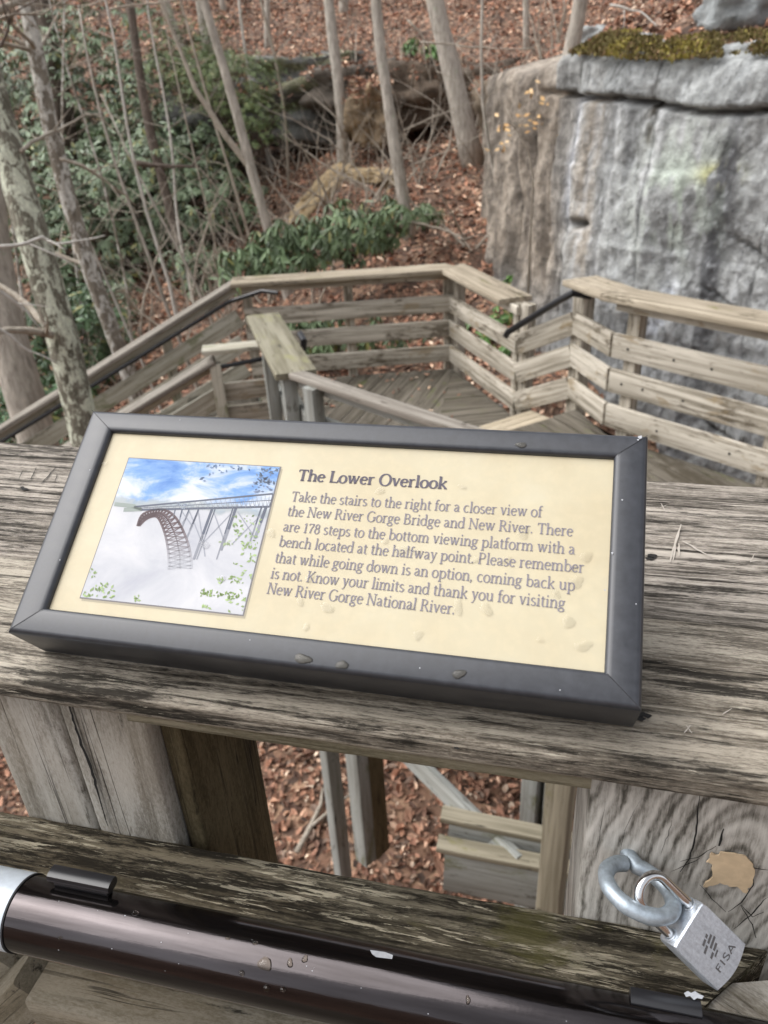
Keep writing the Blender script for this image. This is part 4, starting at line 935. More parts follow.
def tps_fit(P):
    xy_ = P[:, :2]; n = len(P); d = np.linalg.norm(xy_[:, None]-xy_[None], axis=2)
    K = np.where(d > 0, d*d*np.log(d+1e-9), 0)+np.eye(n)*.6; Q = np.c_[np.ones(n), xy_]
    Amat = np.block([[K, Q], [Q.T, np.zeros((3, 3))]]); return np.linalg.solve(Amat, np.r_[P[:, 2], 0, 0, 0])
TW = tps_fit(GP)
CL = [Vector((-1.3, 12.5, 0)), Vector((-.95, 10.6, 0)), Vector((-.42, 9.4, 0)), Vector((-.02, 8.5, 0)), Vector((.45, 8.15, 0)), Vector((1.6, 7.5, 0)), Vector((3.2, 6.4, 0)), Vector((6.5, 4.2, 0)), Vector((10, 2.5, 0))]
CLn = np.array([(p.x, p.y) for p in CL])
def sdist(x, y):   # signed distance behind the cliff line
    best = np.full(x.shape, 1e9); sg = np.ones(x.shape)
    for a, b in zip(CLn, CLn[1:]):
        d = b-a; L2 = d@d; t = np.clip(((x-a[0])*d[0]+(y-a[1])*d[1])/L2, 0, 1); qx, qy = a[0]+t*d[0]-x, a[1]+t*d[1]-y; r = np.hypot(qx, qy)
        cr = d[0]*(y-a[1])-d[1]*(x-a[0]); m = r < best; best = np.where(m, r, best); sg = np.where(m, np.sign(cr), sg)
    return best*sg
def G(x, y):
    x = np.asarray(x, float); y = np.asarray(y, float); sh_ = x.shape; x = x.ravel(); y = y.ravel()
    xc = np.clip(x, -32, 16); yc = np.clip(y, -6, 40)
    d = np.hypot(xc[:, None]-GP[None, :, 0], yc[:, None]-GP[None, :, 1]); z = (np.where(d > 0, d*d*np.log(d+1e-9), 0))@TW[:-3]+TW[-3]+TW[-2]*xc+TW[-1]*yc
    s = sdist(x, y); top = 1.30+.36*np.clip(s-.2, 0, 14)+.04*x
    k = np.clip((s-.10)/.5, 0, 1); k = k*k*(3-2*k); fadel = np.clip((x+2.2)/1.6, 0, 1)*np.clip((16.5-y)/3.5, 0, 1)
    z = z+np.maximum(0, top-z)*k*fadel
    bk = np.clip((-y-7)/22, 0, 1); z = z+bk*bk*(3-2*bk)*13  # unseen ground behind the camera, raised to darken the pipe's reflections
    nz = .07*np.sin(x*1.7+y*.6)+.05*np.sin(x*3.1-y*2.3+1)+.03*np.sin(x*6.3+y*5.1)
    z = z+nz*np.clip((np.hypot(x, y)-2)/3, .2, 1)
    return np.clip(z, -9, 12).reshape(sh_)
def g1(x, y): return float(G(np.array([x]), np.array([y]))[0])
def at_ground(px, py):
    d = ray(px, py); d = d/math.hypot(d.x, d.y); Ds = np.linspace(1.5, 45, 900); z = G(CAM.x+d.x*Ds, CAM.y+d.y*Ds); r = CZ+d.z*Ds; hit = np.where(z >= r)[0]
    D = Ds[hit[0]] if len(hit) else 40; return Vector((d.x*D, d.y*D, g1(d.x*D, d.y*D))), D
def axis(lo, hi, c0, c1, step, far):
    m = np.arange(c0, c1, step); l = -np.geomspace(step, c0-lo, far)[::-1]+c0; r = np.geomspace(step, hi-c1, far)+c1; return np.concatenate([l, m, r])
gx_ = axis(-160, 160, -16, 9, .14, 14); gy_ = axis(-120, 200, -3, 34, .14, 14)
X_, Y_ = np.meshgrid(gx_, gy_); Z_ = G(X_, Y_)
nxg, nyg = len(gx_), len(gy_)
def np_mesh(name, V, Fq, mat, col=None, smooth=True, k=4, Mx=None, parent=None):
    me = bpy.data.meshes.new(name); V = np.asarray(V, np.float32); Fq = np.asarray(Fq, np.int32)
    me.vertices.add(len(V)); me.vertices.foreach_set('co', V.ravel()); me.loops.add(Fq.size); me.loops.foreach_set('vertex_index', Fq.ravel())
    me.polygons.add(len(Fq)); me.polygons.foreach_set('loop_start', np.arange(0, Fq.size, k, dtype=np.int32)); me.polygons.foreach_set('use_smooth', np.full(len(Fq), smooth))
    me.materials.append(mat)
    if col is not None:
        at = me.attributes.new('col', 'FLOAT_COLOR', 'POINT'); a = np.ones((len(V), 4), np.float32); a[:, :3] = col; at.data.foreach_set('color', a.ravel())
    me.update(calc_edges=True); me.validate()
    o = bpy.data.objects.new(name, me); C.objects.link(o)
    if parent:
        o.parent = parent; W = parent.matrix_basis; o.matrix_basis = W.inverted() @ (Mx or Matrix.Identity(4))
    elif Mx: o.matrix_basis = Mx
    return o
def grid_faces(nx, ny):
    i = np.arange(nx*ny).reshape(ny, nx); return np.stack([i[:-1, :-1], i[:-1, 1:], i[1:, 1:], i[1:, :-1]], -1).reshape(-1, 4)
gr = np_mesh('ground', np.stack([X_, Y_, Z_], -1).reshape(-1, 3), grid_faces(nxg, nyg), M['ground']); tag(gr, 'leaf covered hillside rising behind the platforms', None, None, 'structure')
# ---------------------------------------------------------------- leaf litter
rng = np.random.default_rng(11)
LC = np.array([(.27, .135, .08), (.20, .095, .058), (.35, .20, .125), (.46, .30, .20), (.11, .058, .038), (.58, .44, .32), (.30, .15, .09), (.19, .13, .095)])
def leaves(name, x, y, size, zoff=0.0, tiltmax=.55, colw=(4, 4, 3, 2, 3, 1, 4, 2), zfun=None):
    n = len(x); e = .12
    z = (zfun or G)(x, y); zx = (G(x+e, y)-G(x-e, y))/(2*e); zy = (G(x, y+e)-G(x, y-e))/(2*e)
    if zfun: zx = zx*0; zy = zy*0
    ok = np.hypot(zx, zy) < 2.2; x, y, z, zx, zy, size = x[ok], y[ok], z[ok], zx[ok], zy[ok], size[ok]; n = len(x)
    N = np.stack([-zx, -zy, np.ones(n)], -1)+rng.normal(size=(n, 3))*tiltmax*.6; N /= np.linalg.norm(N, axis=1)[:, None]
    a = rng.normal(size=(n, 3)); T = np.cross(N, a); T /= np.linalg.norm(T, axis=1)[:, None]; B = np.cross(N, T)
    L = size; W = size*rng.uniform(.35, .62, n); cu = size*rng.uniform(-.2, .5, n); cv = size*rng.uniform(-.15, .3, n)
    P = np.stack([x, y, z+zoff+rng.uniform(.0, .03, n)], -1)
    def q(u, v, w): return P+T*(u*L)[:, None]+B*(v*W)[:, None]+N*(w)[:, None]
    V = np.stack([q(-.55, 0, cv), q(-.2, .5, cu), q(.25, .42, cu*.8), q(.55, 0, cv), q(.25, -.42, cu*.8), q(-.2, -.5, cu), q(.0, 0, 0*cu)], 1)
    b = (np.arange(n)*7)[:, None]; Fq = np.concatenate([b+np.array([[0, 6, 2, 1]]), b+np.array([[6, 3, 3, 2]])[:, [0, 1, 3, 3]]*0+b*0, ], 0)[:0]
    Fq = np.concatenate([b+np.array([[0, 6, 2, 1]]), b+np.array([[0, 5, 4, 6]]), b+np.array([[6, 4, 3, 2]])], 0)
    w = np.array(colw, float); ci = rng.choice(len(LC), n, p=w/w.sum()); col = (LC[ci]*.86+LC[ci].mean(1, keepdims=True)*.14)*1.55*rng.uniform(.45, 1.3, (n, 1)); col = np.repeat(col, 7, 0)
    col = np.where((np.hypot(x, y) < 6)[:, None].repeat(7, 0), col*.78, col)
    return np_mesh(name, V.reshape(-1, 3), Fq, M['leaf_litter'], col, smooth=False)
def polar(n, D0, D1, p, th0=-62, th1=33):
    u = rng.uniform(size=n); D_ = (D0**p+u*(D1**p-D0**p))**(1/p); th = np.radians(rng.uniform(th0, th1, n)); return D_*np.sin(th), D_*np.cos(th), D_
x1_, y1_, D_1 = polar(30000, 1.8, 6.5, 2); x2_, y2_, D_2 = polar(150000, 6.5, 32, 1.15)
xx, yy, DD = np.r_[x1_, x2_], np.r_[y1_, y2_], np.r_[D_1, D_2]
patch_ = np.sin(xx*.9+1.3)*np.sin(yy*.7)+.6*np.sin(xx*2.1-yy*1.7); keep = rng.uniform(size=len(xx)) < .78+.22*patch_; xx, yy, DD = xx[keep], yy[keep], DD[keep]
sz_ = rng.uniform(.04, .10, len(xx))*rng.choice([.8, 1, 1, 1.35], len(xx))*(1+np.clip(DD-8, 0, 20)*.02)*np.where(DD < 6, .78, 1.0)
tag(leaves('leaf_litter', xx, yy, sz_), 'brown fallen leaves covering the hillside', None, None, 'stuff')
# a few leaves lying on the decks
def on_deck(z): return lambda x, y: np.full(np.shape(x), z)
xs, ys = [], []
for i in range(60):
    p = v2(A0).lerp(v2(B0), random.random()).lerp(v2(N0).lerp(v2(C0), random.random()), random.random()**2); xs.append(p.x); ys.append(p.y)
tag(leaves('fallen_leaves', np.array(xs), np.array(ys), rng.uniform(.03, .06, 60), .004, .2, zfun=on_deck(ZL)), 'few dead leaves scattered on the lower platform', None, None, 'stuff')
# ---------------------------------------------------------------- cliff
def fbm(p, o=5, sc_=1.0): return noise.fractal(p*sc_, 1.0, 2.0, o)
Lc = [0]
for a_, b_ in zip(CL, CL[1:]): Lc.append(Lc[-1]+(b_-a_).length)
nu, nv = 620, 190
zlo, vs = -4.0, []
Vc = []; Cc = []
def sm(a_, b_, v):
    t = max(0, min(1, (v-a_)/(b_-a_))); return t*t*(3-2*t)
def mixc(a_, b_, t): return tuple(p+(q-p)*t for p, q in zip(a_, b_))
Lvis = Lc[6]+.6
for j in range(nv+8):
    for i in range(nu+1):
        s = (i/nu); s = s*Lvis if s < 1 else Lvis
        k = next(q for q in range(len(Lc)-1) if s <= Lc[q+1] or q == len(Lc)-2); f = (s-Lc[k])/(Lc[k+1]-Lc[k])
        # smooth corners
        p = CL[k].lerp(CL[k+1], f); d0 = (CL[k+1]-CL[k]).normalized()
        if f > .7 and k < len(CL)-2: d0 = d0.lerp((CL[k+2]-CL[k+1]).normalized(), (f-.7)/.6)
        if f < .3 and k > 0: d0 = d0.lerp((CL[k]-CL[k-1]).normalized(), (.3-f)/.6)
        nrm_ = Vector((d0.y, -d0.x, 0)).normalized()
        ztop = 1.36+.20*math.exp(-((s-3.9)/1.0)**2)+.05*math.sin(s*1.3)+.08*noise.noise(Vector((s*.8, 2, 0)))-.02*max(0, s-4)
        v = min(j, nv)/nv; z = zlo+(ztop-zlo)*v
        q3 = Vector((s, z*.8, 0))
        wx = noise.noise(Vector((s*.7, z*.5, 3.1)))
        crk = 1.17-.09*(s-4.0)+.05*noise.noise(Vector((s*1.4, 7, 0)))+.02*noise.noise(Vector((s*6, 9, 0)))
        if s < 4: crk = 1.17+.10*(4-s)*.4
        dsp = .16*wx+.07*fbm(Vector((s*1.9, z*1.1, 5)))+.022*fbm(Vector((s*8, z*6, 9)))
        # vertical facets on the left flank
        fl_ = 1-sm(3.7, 4.6, s)
        fac = abs(((s*2.1+.25*noise.noise(Vector((s*1.1, z*.6, 1)))) % 1)-.5)
        dsp += fl_*(.22*fac-.05)-fl_*.10*(1-sm(0, .05, fac))
        # horizontal block steps
        stp_ = (z*1.25+.22*noise.noise(Vector((s*.5, z, 2)))+s*.05) % 1
        dsp += .03*stp_*(1-fl_*.5)
        dc = z-crk
        slab = sm(0, .05, dc)*sm(3.3, 3.8, s); dsp += .045*slab-.24*math.exp(-(dc/.020)**2)*(sm(3.2, 3.7, s))
        # overhang near the bottom right, joints dipping
        jt = abs(((z+.42*s+.1*noise.noise(Vector((s*2, z*2, 8)))) % .55)-.275); jw = sm(5.4, 6.0, s)*(1-sm(-.1, .25, z))
        dsp -= jw*.07*(1-sm(.0, .03, jt))
        # small slot
        g_ = math.exp(-((s-4.25)/.11)**2-((z-.02-.1*(s-4.25))/.035)**2); dsp -= .28*g_
        # vertical hairline joints
        vj = abs(((s*.9+.12*noise.noise(Vector((s, z*1.3, 4)))) % 1)-.5); dsp -= .03*(1-sm(0, .012, vj))
        batter = .05*(z-ztop)
        back = 0
        if j > nv: back = (j-nv)*.10
        rnd_ = .05*math.exp((z-ztop)/.05) if j <= nv else .05
        P_ = p+nrm_*(dsp-batter-rnd_-back); zz3 = z+ (0 if j <= nv else .03*noise.noise(Vector((s*3, j, 0)))+.02*(j-nv))
        Vc.append((P_.x, P_.y, zz3))
        # colour of the stone and its stains
        n1 = noise.noise(Vector((s*2.2, z*.9, 11)))*.5+.5; n2 = fbm(Vector((s*7, z*2.2, 4)))*.5+.5; n3 = noise.noise(Vector((s*5.2, z*.35, 21)))*.5+.5; n4 = fbm(Vector((s*14, z*12, 2)), 4)*.5+.5
        c = mixc((.235, .24, .235), (.43, .44, .43), sm(.25, .75, n1*.5+n2*.5))
        tan = (1-sm(3.55, 4.35, s+.35*(n1-.5)))
        c = mixc(c, mixc((.10, .078, .058), (.38, .32, .255), sm(.3, .75, n3*.6+n2*.4)), tan*.9)
        tw = math.exp(-((s-4.35+.06*math.sin(z*3))/.16)**2)*sm(-.9, -.2, z)*(1-slab*.8); c = mixc(c, (.30, .24, .175), tw*.65)
        ws = math.exp(-((s-4.05+.03*math.sin(z*5))/.07)**2)*sm(-.3, .3, z)*(1-slab); c = mixc(c, (.56, .58, .62), ws*.8)
        bl = sm(.56, .70, n3)*sm(3.6, 4.5, s); c = mixc(c, (.12, .125, .13), bl*.5)
        sk = math.exp(-((s-5.75+.08*n1)/.13)**2)*(1-sm(.75, 1.0, z)); c = mixc(c, (.055, .055, .06), sk*.8)
        sk2 = math.exp(-((s-4.95)/.05)**2)*sm(.7, .8, z)*(1-sm(1.25, 1.35, z))*sm(.4, .55, n2); c = mixc(c, (.04, .028, .018), sk2)
        vs_ = noise.noise(Vector((s*11, z*.5, 61)))*.5+.5; c = mixc(c, (.56, .57, .57), sm(.58, .74, vs_)*sm(3.9, 4.4, s)*(1-slab)*.5); wt = sm(.60, .74, n4)*sm(3.9, 4.4, s); c = mixc(c, (.52, .54, .55), wt*.4)
        gr_ = math.exp(-((s-5.3)/.35)**2-((z-.35)/.5)**2)*sm(.42, .6, n2); c = mixc(c, (.40, .46, .38), gr_*.8)
        yl = math.exp(-((s-5.65)/.15)**2-((z-.55)/.07)**2); c = mixc(c, (.52, .52, .26), min(1, yl*1.3)*sm(.4, .5, n2))
        wv = math.exp(-((s-5.3+.1*math.sin(z*4))/.10)**2)*sm(-1.6, -1.2, z)*(1-sm(-.6, -.3, z)); c = mixc(c, (.62, .66, .72), wv*sm(.35, .5, n4)*.9)
        c = mixc(c, (.36, .38, .38), slab*.45)
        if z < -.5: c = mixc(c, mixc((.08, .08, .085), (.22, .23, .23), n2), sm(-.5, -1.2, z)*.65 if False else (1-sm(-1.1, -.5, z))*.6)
        ck1 = abs(noise.noise(Vector((s*1.5, z*1.1, 31)))+.35*noise.noise(Vector((s*6, z*5, 33)))); ck2 = abs(noise.noise(Vector((s*2.6+5, z*.8, 41)))+.3*noise.noise(Vector((s*9, z*7, 43))))
        kk = max((1-sm(.006, .022, ck1)), (1-sm(.004, .018, ck2))*sm(-.1, .2, noise.noise(Vector((s, z, 55))))); c = mixc(c, (.035, .032, .03), kk*.5)
        Cc.append(tuple(min(.85, q*1.2) for q in c))
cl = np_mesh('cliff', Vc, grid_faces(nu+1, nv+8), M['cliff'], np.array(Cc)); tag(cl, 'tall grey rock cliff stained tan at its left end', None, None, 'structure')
# rest of the cliff beyond the frame
Vc = []
for j in range(30):
    for i in range(60):
        s = Lvis-.3+(Lc[-1]-Lvis+.3)*i/59; k = next(q for q in range(len(Lc)-1) if s <= Lc[q+1]+1e-6 or q == len(Lc)-2); f = (s-Lc[k])/(Lc[k+1]-Lc[k]); p = CL[k].lerp(CL[k+1], f); z = zlo+(1.3-zlo)*j/29
        Vc.append((p.x, p.y-.02-.2*noise.noise(Vector((s, z, 5))), z))
o = np_mesh('cliff', Vc, grid_faces(60, 30), M['cliff'], np.full((len(Vc), 3), .26)); tag(o, 'rock cliff', None, None, 'structure')
# moss along the brink
Vm = []; Cm = []; nu2, nv2 = 260, 26
for j in range(nv2):
    for i in range(nu2):
        s = 3.95+(Lvis-3.95)*i/(nu2-1); k = next(q for q in range(len(Lc)-1) if s <= Lc[q+1]); f = (s-Lc[k])/(Lc[k+1]-Lc[k]); p = CL[k].lerp(CL[k+1], f); d0 = (CL[k+1]-CL[k]).normalized(); nr2 = Vector((d0.y, -d0.x, 0))
        t = j/(nv2-1); ztop = 1.36+.20*math.exp(-((s-3.9)/1.0)**2)+.05*math.sin(s*1.3)+.08*noise.noise(Vector((s*.8, 2, 0)))-.02*max(0, s-4)
        wdt = .55+.35*noise.noise(Vector((s*1.6, 1, 0))); off = .10-wdt*t+.06*noise.noise(Vector((s*4, 3, 0)))
        hgt = math.sin(PI*min(1, max(.0, t)))**.6*(.05+.06*noise.noise(Vector((s*3, t*2, 6))))+.035*abs(noise.noise(Vector((s*14, t*9, 1))))+.012*noise.noise(Vector((s*60, t*40, 1)))
        zz4 = ztop+.02+hgt+.16*t-.03 if t > 0 else ztop-.05
        P_ = p+nr2*off; Vm.append((P_.x, P_.y, zz4)); n1 = noise.noise(Vector((s*5, t*4, 2)))*.5+.5; n2 = noise.noise(Vector((s*25, t*16, 2)))*.5+.5
        Cm.append(mixc(mixc((.10, .085, .025), (.24, .21, .045), n1), (.09, .06, .03), sm(.55, .8, n2)))
mossb = np.array(Vm).reshape(nv2, nu2, 3); mr = np.random.default_rng(6); nt_ = 30000
tj = mr.integers(1, nv2-1, nt_); ti = mr.integers(1, nu2-1, nt_); mp_ = mossb[tj, ti]+mr.normal(0, .012, (nt_, 3))*np.array([1, 1, .5])
pn = np.array([noise.noise(Vector((q[0]*2.2, q[1]*2.2, 3)))+.5*noise.noise(Vector((q[0]*7, q[1]*7, 8))) for q in mp_]); kp_ = pn > -.42+.3*mr.random(nt_)*(tj/nv2); mp_ = mp_[kp_]; pn = pn[kp_]; n_ = len(mp_)
dz_ = mr.normal(0, 1, (n_, 3)); dz_[:, 2] = np.abs(dz_[:, 2])+1.0; dz_ /= np.linalg.norm(dz_, axis=1)[:, None]; sd_ = np.cross(dz_, mr.normal(size=(n_, 3))); sd_ /= np.linalg.norm(sd_, axis=1)[:, None]; hh_ = mr.uniform(.01, .032, n_)[:, None]
TV = np.stack([mp_-sd_*.012, mp_+sd_*.012, mp_+dz_*hh_+sd_*.004, mp_+dz_*hh_-sd_*.004], 1).reshape(-1, 3)
mcs = np.where((pn > .12)[:, None], np.array([.24, .20, .05]), np.array([.14, .115, .04]))*mr.uniform(.55, 1.4, (n_, 1)); mcs = np.where((mr.random((n_, 1)) < .18), np.array([.20, .13, .07])*mr.uniform(.6, 1.5, (n_, 1)), mcs)
bq = (np.arange(n_)*4)[:, None]+np.array([[0, 1, 2, 3]])
o = np_mesh('moss', TV, bq, M['leaf_litter'], mcs.repeat(4, 0), smooth=False); tag(o, 'yellow green moss along the top of the cliff', None, None, 'stuff')
# rocks
RT = []
def rock(name, label, c, r, col, seed=0, sub=40, sq=1.0, group=None, mat='rock', cat='rock', amp=.35, mossy=0.0, rot=0):
    V = []; cols = []; nu_, nv_ = sub, sub//2
    for j in range(nv_+1):
        for i in range(nu_):
            th = 2*PI*i/nu_; ph = PI*j/nv_; d = Vector((math.sin(ph)*math.cos(th), math.sin(ph)*math.sin(th), math.cos(ph)))
            e = 1/max(abs(d.x), abs(d.y), abs(d.z)); m = 1+(min(e, 1.5)-1)*sq*.8
            m *= 1+amp*noise.noise(d*1.6+Vector((seed, 0, 0)))+.5*amp*fbm(d*3+Vector((seed, 5, 0)), 4)+.30*amp*fbm(d*9+Vector((seed, 9, 0)), 4)
            V.append((d.x*r[0]*m, d.y*r[1]*m, d.z*r[2]*m)); k = fbm(d*4+Vector((seed, 1, 2)), 4)*.5+.5
            cc = tuple(q*(.6+.8*k) for q in col)
            if mossy and d.z > .2 and noise.noise(d*4+Vector((seed+3, 0, 0))) > .0: cc = mixc(cc, (.16, .16, .05), mossy)
            cols.append(cc)
    Fq = []
    for j in range(nv_):
        for i in range(nu_): Fq.append((j*nu_+i, j*nu_+(i+1) % nu_, (j+1)*nu_+(i+1) % nu_, (j+1)*nu_+i)[::-1])
    if name in ('rock_ledge', 'hollow_shade_bank') and isinstance(c, Vector): RT.extend([(c+Matrix.Rotation(rot, 3, 'Z') @ Vector(v)) for v in V if v[2] > r[2]*.45])
    o = np_mesh(name, V, Fq, M[mat], np.array(cols), Mx=Matrix.Translation(c) @ Matrix.Rotation(rot, 4, 'Z')); return tag(o, label, cat, group)
def gd(px, D_):   # ground point in the direction of a column of the picture at distance D
    d = ray(px, 200); h = math.hypot(d.x, d.y); x, y = d.x/h*D_, d.y/h*D_; return Vector((x, y, g1(x, y)))
p = at_ground(735, 22)[0]; rock('boulder', 'angular grey boulder lying on leaves above the mossy cliff edge', p+Vector((.1, 0, .12)), (.36, .28, .22), (.33, .35, .35), 4, rot=.4)
p = at_ground(590, 42)[0]; rock('boulder', 'small pale stone at the foot of the tree on the cliff edge', p+Vector((.05, -.1, .03)), (.28, .2, .13), (.34, .35, .34), 8)
p = at_d(270, 112, 17.5); rock('rock_ledge', 'long dark grey rock ledge with a black hollow under it, high on the slope', Vector((p.x, p.y, p.z-.05)), (1.7, .9, .48), (.13, .13, .12), 2, 60, amp=.5, mossy=.5, rot=.2)
p = at_d(215, 108, 18); rock('rock_ledge', 'grey rock outcrop left of the long ledge, half hidden by green leaves', p, (.8, .6, .5), (.16, .16, .15), 5, 40, mossy=.5)
p = at_d(310, 75, 18.8); rock('rock_ledge', 'upper grey rock shelf under brown leaves, above the long ledge', p, (1.2, .7, .35), (.15, .15, .14), 7, 40, mossy=.6, rot=-.2)
p = at_d(370, 115, 15.4); rock('rock_ledge', 'tan and brown crumbling rock bank left of the dark hollow', p, (.34, .34, .42), (.27, .20, .125), 12, 60, amp=.6, mossy=0)
p = at_d(430, 100, 16.2); rock('rock_ledge', 'brown root covered bank hanging over the dark hollow', p+Vector((0, .2, .1)), (1.35, .8, .48), (.125, .092, .065), 15, 50, amp=.5)
p = at_d(350, 88, 16.6); rock('rock_ledge', 'grey brown rock knob above the tan crumbling bank', p, (.7, .5, .35), (.12, .10, .08), 18, 40, amp=.5)
# hollow: deep recess rocks left and right, near-black bank behind paints in its shade
p = at_d(420, 145, 16.6); rock('hollow_shade_bank', 'near black bank painted as the shade at the back of the hollow', p+Vector((0, .5, -.2)), (1.1, .5, .55), (.035, .027, .02), 22, 36, mat='rock', cat='bank')
p = at_d(505, 100, 12.8); rock('rock_ledge', 'brown leaf topped block at the upper left end of the cliff', p+Vector((.15, 0, -.15)), (.5, .45, .42), (.20, .155, .11), 25, 44, amp=.4)
# fallen leaves lying on the ledges
rk = np.random.default_rng(8); sel = rk.choice(len(RT), 5200); rp = np.array([tuple(RT[i]) for i in sel])+rk.normal(0, .05, (5200, 3))*np.array([1, 1, .25])
zmap = rp[:, 2].copy()
o = leaves('leaf_litter', rp[:, 0], rp[:, 1], rk.uniform(.05, .11, 5200), .01, 1.1, zfun=lambda x, y: zmap[:len(x)] if len(x) == len(zmap) else zmap); tag(o, 'brown leaves caught on the rock ledges', None, None, 'stuff')
# tan sandstone slab
p = at_ground(340, 190)[0]; 
def slab(label, a_, b_, w_, h_2, seed):
    pa, pb = at_ground(*a_)[0], at_ground(*b_)[0]; d_2 = pb-pa; c_3 = (pa+pb)/2+Vector((0, 0, .04))
    o = rock('sandstone_slab', label, Vector((0, 0, 0)), (d_2.length/2, w_, h_2), (.44, .33, .19), seed, 70, amp=.5); o.matrix_basis = frame(c_3, d_2, (0, 0, 1)); return o
slab('tan sandy slab slanting up the leaf slope behind the shrubs', (300, 222), (350, 174), .22, .15, 31)
slab('short level tan slab at the top of the slanting sandy slab', (345, 178), (392, 186), .26, .14, 33)
# ---------------------------------------------------------------- trees
TREES = []
def wobble(P, a_, seed):
    n = len(P); return [p+Vector((noise.noise(Vector((i*.35, seed, 0))), noise.noise(Vector((i*.35, seed, 9))), 0))*a_*min(1, i/3) for i, p in enumerate(P)]
def branch_geo(mb, p, d, L, r, depth, rr, n=5, droop=-.02):
    P = [p]; q = p.copy(); dd = d.normalized(); k = max(4, int(L/.16))
    for i in range(k):
        dd = (dd+Vector((rr.gauss(0, .13), rr.gauss(0, .13), rr.gauss(.02, .10)))).normalized(); q = q+dd*(L/k); P.append(q.copy())
    V, Fc = tube_geo(P, [r*(1-.85*i/k) for i in range(k+1)], n); mb.add(V, Fc)
    if depth > 0:
        for j in range(rr.randint(2, 4)):
            i = rr.randint(1, k-1); t = (P[i+1]-P[i]).normalized(); s_ = t.orthogonal().normalized(); s_ = Matrix.Rotation(rr.uniform(0, 6.3), 3, t) @ s_
            branch_geo(mb, P[i], t*.75+s_*.8, L*rr.uniform(.3, .6), r*(1-.8*i/k)*.6, depth-1, rr, 4)
def tree(label, pts, r0, mat, H=9.0, nb=10, name='bare_tree', cat='tree', group='bare trees on the slope', seed=0, base_ext=.4, tip=.25, fork=None, low=0, wob=.05, twig='twig', blen=1.0):
    """pts: [(px,py,D)...] from base up; trunk extended down into the ground and up to height H"""
    rr = random.Random(seed); P0 = [at_d(*p) for p in pts]
    t = (P0[-1]-P0[-2]).normalized(); base = P0[0]; gz = g1(base.x, base.y)
    if base.z > gz-.2:
        dn = (P0[0]-P0[1]).normalized(); 
        if dn.z > -.5: dn = Vector((dn.x, dn.y, -1)).normalized()
        b0 = base+dn*((base.z-gz+base_ext)/-dn.z); P0 = [b0]+P0
    top = P0[-1]+t*max(.5, (P0[0].z+H-P0[-1].z)/max(.3, t.z)); P0.append(top)
    Q = []
    for a_, b_ in zip(P0, P0[1:]):
        n = max(1, int((b_-a_).length/.45)); Q += [a_.lerp(b_, i/n) for i in range(n)]
    Q.append(top)
    for _ in range(3): Q = [Q[0]]+[(Q[i-1]+Q[i]*2+Q[i+1])/4 for i in range(1, len(Q)-1)]+[Q[-1]]
    wa = min(.10, 6*r0**1.2+.03); Q = [q+Vector((noise.noise(Vector((i*.22, seed*1.7, 0))), noise.noise(Vector((i*.22, seed*1.7, 9))), 0))*wa*2*min(1, i/4) for i, q in enumerate(Q)]
    n = len(Q); Rr = [r0*((1-(1-tip)*(i/(n-1)))+.35*math.exp(-i*1.1)) for i in range(n)]
    root = thing(name, label, cat, P0[0], group)
    V, Fc = tube_geo(Q, Rr, 14)
    V = [v+(v-Q[min(i//14, n-1)])*(.16*noise.noise(v*3)+.08*noise.noise(v*11)) for i, v in enumerate(V)]
    mesh_obj('trunk', V, Fc, M[mat], root, ang=None)
    mb = MB()
    for b in range(nb):
        i = rr.randint(int(n*.35) if b >= low else int(n*.08), n-2); tt = (Q[i+1]-Q[i]).normalized(); s_ = Matrix.Rotation(rr.uniform(0, 6.3), 3, tt) @ tt.orthogonal().normalized()
        branch_geo(mb, Q[i], tt*rr.uniform(.2, .7)+s_, rr.uniform(.8, 2.2)*blen*(1-.4*i/n), max(.006, Rr[i]*.32), 2 if i > n*.3 else 1, rr)
    if fork:
        F0 = [at_d(*p) for p in fork]; t2 = (F0[-1]-F0[-2]).normalized(); F0.append(F0[-1]+t2*3)
        F1 = []
        for a_, b_ in zip(F0, F0[1:]): F1 += [a_.lerp(b_, i/6) for i in range(6)]
        F1.append(F0[-1]); V, Fc = tube_geo(F1, [r0*.62*(1-.7*i/len(F1)) for i in range(len(F1))], 10); mb.add(V, Fc)
    if mb.V: mb.build('crown', M[twig], root, ang=None)
    return root
tree('thick leaning trunk covered in green and white lichen, rising in front of the stair railing', [(92, 425, 6.0), (66, 330, 6.0), (38, 240, 6.05), (15, 160, 6.1), (2, 100, 6.2), (-14, 20, 6.3)], .150, 'bark_lichen', 10, 10, seed=1, low=3)
tree('broad smooth grey trunk behind the stair railing, left of the lichen trunk', [(28, 405, 9.0), (14, 330, 9.0), (-2, 240, 9.1), (-14, 150, 9.2)], .24, 'bark', 12, 8, seed=2)
tree('slender leaning trunk with white lichen patches', [(118, 345, 9.6), (95, 270, 9.6), (62, 190, 9.7), (42, 110, 9.8), (30, 40, 9.9), (22, -10, 10)], .112, 'bark_pale', 11, 12, seed=3, low=4)
tree('thin bare sapling standing against the dark evergreens', [(172, 305, 10.5), (146, 225, 10.5), (118, 170, 10.6), (100, 105, 10.7), (90, 55, 10.8)], .036, 'bark', 3.6, 12, seed=4, low=6)
tree('grey trunk half hidden inside the evergreen leaves', [(166, 190, 14.5), (152, 140, 14.6), (142, 90, 14.7), (130, 30, 14.8), (122, -10, 14.9)], .095, 'bark_dark', 10, 8, seed=5)
tree('thin trunk with a low fork in front of the brown slope', [(268, 226, 12.0), (252, 170, 12.05), (234, 110, 12.1), (222, 60, 12.2), (204, 0, 12.3)], .082, 'bark', 9, 8, seed=6, fork=[(252, 170, 12.05), (225, 135, 12.1), (196, 90, 12.2), (180, 50, 12.3)])
